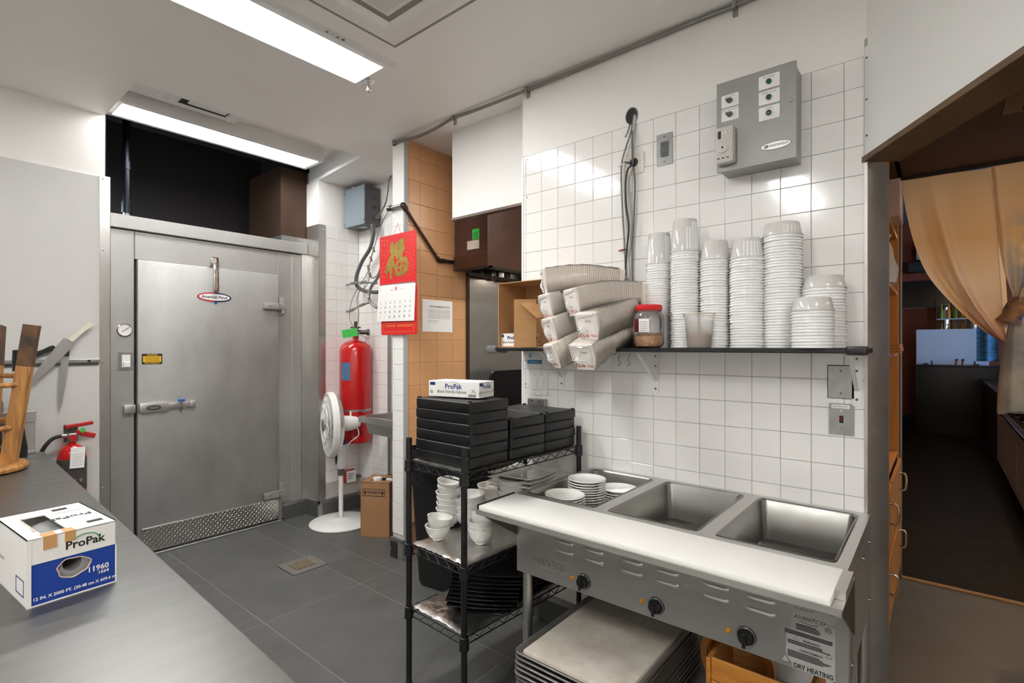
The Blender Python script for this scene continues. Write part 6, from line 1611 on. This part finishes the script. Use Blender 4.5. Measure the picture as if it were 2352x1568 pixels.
# ---------------------------------------------------------------- curtain
def curtain_mat():
    m = bpy.data.materials.new('printed_linen'); m.use_nodes = True; nt = m.node_tree; b = nt.nodes['Principled BSDF']
    b.inputs['Roughness'].default_value = .8
    tc = nt.nodes.new('ShaderNodeTexCoord'); sx = nt.nodes.new('ShaderNodeSeparateXYZ'); nt.links.new(tc.outputs['Object'], sx.inputs[0])
    r = nt.nodes.new('ShaderNodeValToRGB'); mr = nt.nodes.new('ShaderNodeMapRange')
    mr.inputs['From Min'].default_value = -1.05; mr.inputs['From Max'].default_value = 0.0
    nt.links.new(sx.outputs['Z'], mr.inputs['Value'])
    n1 = nt.nodes.new('ShaderNodeTexNoise'); n1.inputs['Scale'].default_value = 3.5; nt.links.new(tc.outputs['Object'], n1.inputs['Vector'])
    ad = nt.nodes.new('ShaderNodeMath'); ad.operation = 'MULTIPLY_ADD'; ad.inputs[1].default_value = .10; nt.links.new(n1.outputs['Fac'], ad.inputs[0]); nt.links.new(mr.outputs[0], ad.inputs[2])
    nt.links.new(ad.outputs[0], r.inputs['Fac'])
    e = r.color_ramp.elements; e[0].position = .05; e[0].color = rgb(206, 150, 138); e[1].position = .96; e[1].color = rgb(226, 192, 146)
    for p_, c_ in ((.17, (222, 190, 160)), (.40, (226, 204, 174)), (.66, (212, 176, 130))): x = e.new(p_); x.color = rgb(*c_)
    # grey-blue patch towards the right panel
    n2 = nt.nodes.new('ShaderNodeTexNoise'); n2.inputs['Scale'].default_value = 5; n2.inputs['Detail'].default_value = 6; nt.links.new(tc.outputs['Object'], n2.inputs['Vector'])
    my = nt.nodes.new('ShaderNodeMapRange'); my.inputs['From Min'].default_value = -.26; my.inputs['From Max'].default_value = -.36; nt.links.new(sx.outputs['Y'], my.inputs['Value'])
    mz = nt.nodes.new('ShaderNodeMapRange'); mz.inputs['From Min'].default_value = -.25; mz.inputs['From Max'].default_value = -.40; nt.links.new(sx.outputs['Z'], mz.inputs['Value'])
    pr = nt.nodes.new('ShaderNodeMath'); pr.operation = 'MULTIPLY'; nt.links.new(my.outputs[0], pr.inputs[0]); nt.links.new(mz.outputs[0], pr.inputs[1])
    p2 = nt.nodes.new('ShaderNodeMath'); p2.operation = 'MULTIPLY'; nt.links.new(pr.outputs[0], p2.inputs[0])
    rr_ = nt.nodes.new('ShaderNodeMapRange'); rr_.inputs['From Min'].default_value = .38; rr_.inputs['From Max'].default_value = .52; nt.links.new(n2.outputs['Fac'], rr_.inputs['Value']); nt.links.new(rr_.outputs[0], p2.inputs[1])
    mx = nt.nodes.new('ShaderNodeMix'); mx.data_type = 'RGBA'; nt.links.new(p2.outputs[0], mx.inputs['Factor']); nt.links.new(r.outputs[0], mx.inputs['A']); mx.inputs['B'].default_value = rgb(150, 152, 150)
    nt.links.new(mx.outputs['Result'], b.inputs['Base Color'])
    tr = nt.nodes.new('ShaderNodeBsdfTranslucent'); nt.links.new(mx.outputs['Result'], tr.inputs[0])
    ms = nt.nodes.new('ShaderNodeMixShader'); ms.inputs[0].default_value = .5; nt.links.new(b.outputs[0], ms.inputs[1]); nt.links.new(tr.outputs[0], ms.inputs[2])
    nt.links.new(ms.outputs[0], nt.nodes['Material Output'].inputs[0])
    w_ = nt.nodes.new('ShaderNodeTexNoise'); w_.inputs['Scale'].default_value = 60; mp = nt.nodes.new('ShaderNodeMapping'); mp.inputs['Scale'].default_value = (1, .4, 9); nt.links.new(tc.outputs['Object'], mp.inputs[0]); nt.links.new(mp.outputs[0], w_.inputs[0])
    bp = nt.nodes.new('ShaderNodeBump'); bp.inputs['Strength'].default_value = .25; bp.inputs['Distance'].default_value = .003; nt.links.new(w_.outputs['Fac'], bp.inputs['Height']); nt.links.new(bp.outputs[0], b.inputs['Normal'])
    return m
CM = curtain_mat(); KX = 4.06
cu = thing('door_curtain', 'tan printed linen door curtain gathered into a knot', 'curtain', (KX, 0, 2.53))
def K(u, v, dx=0): p = onX(u, v, KX + dx); return Vector((p.x - KX, p.y, p.z - 2.53))
hem = spline([K(2070, 415), K(2080, 480), (K(2100, 560)), K(2130, 630), K(2180, 690), K(2240, 745), K(2310, 792)], 10)
seam = spline([K(2275, 385), K(2284, 470), K(2293, 560), K(2300, 660), K(2305, 730), K(2314, 790)], 10)
def rs(path, s): x = s * (len(path) - 1); i = min(int(x), len(path) - 2); return path[i].lerp(path[i + 1], x - i)
def Pc(i, j):
    a, b = rs(hem, j), rs(seam, j); p = a.lerp(b, i)
    f = math.sin(math.pi * i)
    fold = .075 * math.exp(-((i - .36 - .12 * j) / .07) ** 2) * min(1, j * 1.6) - .045 * math.exp(-((i - .16) / .08) ** 2) * min(1, j * 2)
    return p + Vector((-.045 * f * j + fold + .006 * math.sin(9 * i + 3 * j), 0, 0))
MB().grid(Pc, 40, 40).build('left_panel', CM, cu, 80)
right = spline([K(2450, 356), K(2445, 470), K(2425, 580), K(2390, 650), K(2350, 690), K(2338, 715)], 10)
seam2 = spline([K(2275, 385), K(2284, 470), K(2293, 560), K(2308, 630), K(2322, 670), K(2330, 700)], 10)
def Pr(i, j):
    a, b = rs(seam2, j), rs(right, j); p = a.lerp(b, i)
    return p + Vector((-.02 - .05 * math.sin(math.pi * i) * j + .025 * math.sin(18 * i) * j, 0, 0))
MB().grid(Pr, 34, 34).build('right_panel', CM, cu, 80)
MB().grid(lambda i, j: rs(seam, j) + Vector((-.012, -.02 + .026 * (1 - i), 0)), 4, 40).build('seam_band', milky_mat('seam_linen', (240, 216, 180), .55, .8), cu, 80)
# knot and tail
kc = K(2334, 706, -.04)
vs = []; n = 20; m = MB()
prof = [(.03, .055), (.045, .02), (.05, -.02), (.045, -.05), (.06, -.09)]
m.lathe([(r_ * 1.0, z) for r_, z in prof], 20, Matrix.Translation(kc) @ Matrix.Rotation(.35, 4, 'X')); m.build('tie_band', mat('tie_pattern', (220, 150, 50), .7, col2=(30, 70, 110), vscale=14), cu, 80)
m = MB(); vs = []
tails = [(700, 2326, 2348), (735, 2318, 2356), (780, 2306, 2366), (840, 2296, 2376), (900, 2290, 2382), (946, 2288, 2386)]
n = 40
for v_, uL, uR in tails:
    L0, R0 = K(uL, v_), K(uR, v_); c_ = (L0 + R0) / 2; wv = abs(L0.y - R0.y) / 2
    for k in range(n):
        a = 2 * math.pi * k / n; rip = 1 + .10 * math.sin(5 * a + 1) + .06 * math.sin(9 * a)
        vs.append(Vector((c_.x - .04 + .055 * math.sin(a) * rip * (wv / .09), c_.y + wv * math.cos(a), c_.z + .012 * math.sin(3 * a))))
m.add(vs, [(i * n + k, i * n + (k + 1) % n, (i + 1) * n + (k + 1) % n, (i + 1) * n + k) for i in range(len(tails) - 1) for k in range(n)])
tl = mat('tail_linen', (214, 202, 178), .8, col2=(158, 158, 152), vscale=7, bump=.1, bscale=60, bstretch=(1, .4, 9)); m.build('tail', tl, cu, 80)
B(-.008, .008, -1.24, .188, -.012, .008).build('rod', mat('rod_dark', (50, 40, 34), .5), cu)
# ================================================================== DINING ROOM
# sushi counter: end block and the long run
t = thing('bar_counter', 'black bar counter with a wooden ledge in the dining room', 'counter', (11.2, -.10, 0))
BB(.0, .6, -.75, .42, 0, 1.14, .006).build('end_block', blackg, t); BB(-.02, .62, -.77, .44, 1.14, 1.17, .004).build('end_top', blackg, t)
BB(-6.0, -.002, -1.05, -.40, .9, .96, .004).build('run_top', blackg, t); B(-2.6, -.002, -1.0, -.42, 0, .9).build('run_body', black, t)
BB(-5.5, .0, -1.15, -.75, 1.06, 1.09, .004).build('ledge', amber, t); B(-6.0, .0, -1.15, -1.06, 0, 1.06).build('ledge_wall', black, t)
for y in (.20, -.34): BB(-.015, .015, y - .01, y + .01, 1.17, 1.24, .002).build('post_cap', black, t)
t = thing('privacy_panel', 'large pale blue acrylic panel standing on the bar counter', 'panel', (11.45, -.10, 1.17))
BB(0, .012, -.52, .415, 0, .60, .002).build('sheet', mat('acrylic_blue', (176, 188, 206), .25), t)
B(-.03, .05, -.40, -.34, 0, .02).build('foot', black, t); B(-.03, .05, .25, .31, 0, .02).build('foot', black, t)
for k, y in enumerate((-.22, -.30)):
    o = thing('spice_jar', 'small spice jar with a dark lid on the bar counter', 'jar', (11.28, y, 1.17), 0, 'spice jars on the bar counter')
    MB().lathe([(0, 0), (.025, 0), (.026, .06), (.02, .07), (0, .07)], 14).build('jar', mat('jar_brown', (150, 96, 60), .3), o); MB().lathe([(.022, .07), (.022, .10), (0, .10)], 14).build('lid', black, o)
t = thing('undercounter_fridge', 'stainless undercounter fridge with two doors beyond the doorway', 'fridge', (5.30, -.52, 0))
B(0, 2.9, -.50, -.02, .16, .76).build('body', steeld, t); B(.0, 2.9, -.48, -.06, 0, .16).build('plinth', black, t)
fd = mat('fridge_steel', (178, 178, 178), .4, .35, var=.3, vscale=3, stretch=(.5, 1, 3))
for x in (.0, .97, 1.94): 
    d_ = BB(x + .01, x + .955, -.02, .004, .17, .74, .004).build('door', fd, t); BB(x + .01, x + .955, -.02, .02, .742, .772, .004).build('door_grip', chrome, d_)
BB(-.02, 2.92, -.52, .0, .775, .80, .003).build('worktop', steel, t)
t = thing('countertop_grill', 'black countertop grill on the undercounter fridge', 'grill', (5.6, -.74, .80))
BB(0, 1.2, -.2, .18, 0, .07, .006).build('body', blackg, t)
for x in (.2, .6, 1.0): MB().cyl((x, .18, .035), (x, .21, .035), .02, n=14).build('knob', chrome, t)
# tv, ac unit, speaker
y0, y1 = onX(2064, 700, 12.9).y, onX(2181, 700, 12.9).y; z0, z1 = onX(2100, 706, 12.9).z, onX(2100, 646, 12.9).z
t = thing('wall_tv', 'black flat television on the rust coloured wall', 'television', (12.90, (y0 + y1) / 2, z0))
BB(0, .05, -(y0 - y1) / 2, (y0 - y1) / 2, 0, z1 - z0, .005).build('screen', blackg, t); B(-.006, .02, -(y0 - y1) / 2, (y0 - y1) / 2, -.02, 0).build('lower_bezel', greyd, t)
B(.05, .10, -.2, .2, .1, .4).build('wall_mount', black, t)
y0, y1 = onX(2104, 580, 12.85).y, onX(2168, 580, 12.85).y; z0 = onX(2120, 596, 12.85).z
t = thing('air_conditioner', 'pale grey wall air conditioner above the television', 'air conditioner', (12.80, (y0 + y1) / 2, z0))
BB(0, .2, -(y0 - y1) / 2, (y0 - y1) / 2, 0, .30, .02, 2).build('case', mat('ac_grey', (176, 174, 174), .5), t); B(-.004, 0, -(y0 - y1) / 2 + .03, (y0 - y1) / 2 - .03, .03, .05).build('louvre', inkg, t)
q = onX(2115, 612, 12.9)
t = thing('ceiling_speaker', 'black wall speaker under the air conditioner', 'speaker', (12.8, q.y, q.z - .12))
BB(0, .19, -.22, .22, 0, .22, .02, 2).build('case', black, t); B(-.004, 0, -.19, .19, .03, .19).build('grille', ink, t)
# bottles on the glass shelf in front of the window
shy = (yc + yd) / 2
t = thing('bottle_shelf', 'glass bottle shelf in front of the dining room window', 'shelf', (12.72, shy, 0))
for z in (1.62, 1.98): BB(-.08, .14, -.28, .18, z, z + .02, .003).build('shelf_board', mat('shelf_pale', (190, 196, 200), .3), t)
for y in (-.28, .165): B(-.08, .14, y, y + .015, 0, 2.4).build('upright', black, t)
for k in range(8):
    z = 1.64 if k < 4 else 2.0
    o = MB().lathe([(0, 0), (.035, 0), (.036, .15), (.014, .20), (.013, .27), (0, .272)], 14).build('bottle', mat(('bottle_amber', 'bottle_green')[k % 2], ((206, 140, 40), (120, 140, 50))[k % 2], .15)); o.location = (12.75, shy - .20 + (k % 4) * .10, z)
    tag(o, ('amber' if k % 2 == 0 else 'green') + ' liquor bottle on the ' + ('lower' if k < 4 else 'upper') + ' glass shelf by the window', 'bottle', 'bottles on the glass shelf')
# blue patterned banner
q0, q1 = onX(2245, 690, 9.5), onX(2292, 830, 9.5)
t = thing('blue_banner', 'dark blue patterned cloth banner hanging behind the door curtain', 'banner', (9.5, (q0.y + q1.y) / 2, q1.z))
hb = (q0.y - q1.y) / 2
MB().grid(lambda i, j: Vector((.03 * math.sin(9 * i), -hb * 1.1 + 2.2 * hb * i, (q0.z - q1.z + .3) * j)), 24, 10).build('cloth', mat('banner_cloth', (28, 40, 64), .7, col2=(36, 110, 160), vscale=6, stretch=(1, 1.5, 5)), t, 80)
MB().cyl((0, -hb * 1.2, q0.z - q1.z + .3), (0, hb * 1.2, q0.z - q1.z + .3), .012, n=8).build('rod', black, t)
# chair silhouette
q = onZ(2098, 915, 0)
t = thing('folding_stool', 'dark metal folding chair beside the bar counter', 'chair', (11.9, .62, 0))
for y in (-.06, .22):
    MB().cyl((-.1, y, 0), (.12, y, .95), .014, n=8).build('leg', blackp, t); MB().cyl((.25, y, 0), (-.02, y, .5), .014, n=8).build('leg', blackp, t)
BB(-.05, .30, -.08, .24, .48, .51, .006).build('seat', black, t); BB(.08, .12, -.06, .22, .72, .93, .006).build('backrest', black, t)
# pendants behind the curtain (warm)
for (x, y, z) in ((5.1, -.32, 2.62), (6.3, -.40, 2.62), (7.6, -.48, 2.62), (9.0, -.60, 2.7), (8.4, 1.2, 2.7), (5.6, .9, 2.7)):
    t = thing('pendant_lamp', 'small warm pendant lamp hanging over the bar', 'lamp', (x, y, z), 0, 'pendant lamps over the bar')
    MB().cyl((0, 0, .06), (0, 0, 3.9 - z), .004, n=6).build('cord', black, t); MB().lathe([(.014, .06), (.03, .05), (.06, -.02), (.058, -.02)], 18).build('shade', black, t)
    MB().lathe([(0, -.03), (.02, -.025), (.03, 0), (.02, .03), (0, .04)], 14).build('bulb', glow_mat('pendant_bulb_near', (255, 214, 156), 900) if x < 5.4 else glow_mat('pendant_bulb', (255, 214, 156), 240), t)
# greenery outside the windows
m = MB(); rr = random.Random(8)
for k in range(900):
    c_ = Vector((rr.uniform(14.0, 16.5), rr.uniform(-3.5, 2), rr.uniform(0, 2.4))); d_ = Vector((rr.uniform(-1, 1), rr.uniform(-1, 1), rr.uniform(-1, 1))).normalized() * .12; e_ = d_.orthogonal().normalized() * .05
    m.add([c_ - d_, c_ + e_, c_ + d_, c_ - e_], [(0, 1, 2, 3)])
o = m.build('hedge', mat('hedge_leaf', (92, 150, 84), .6, var=.5, vscale=3), None, None); o['kind'] = 'stuff'; tag(o, 'green leafy hedge outside the dining room window', 'hedge')
flush_texts()
bpy.context.view_layer.update()
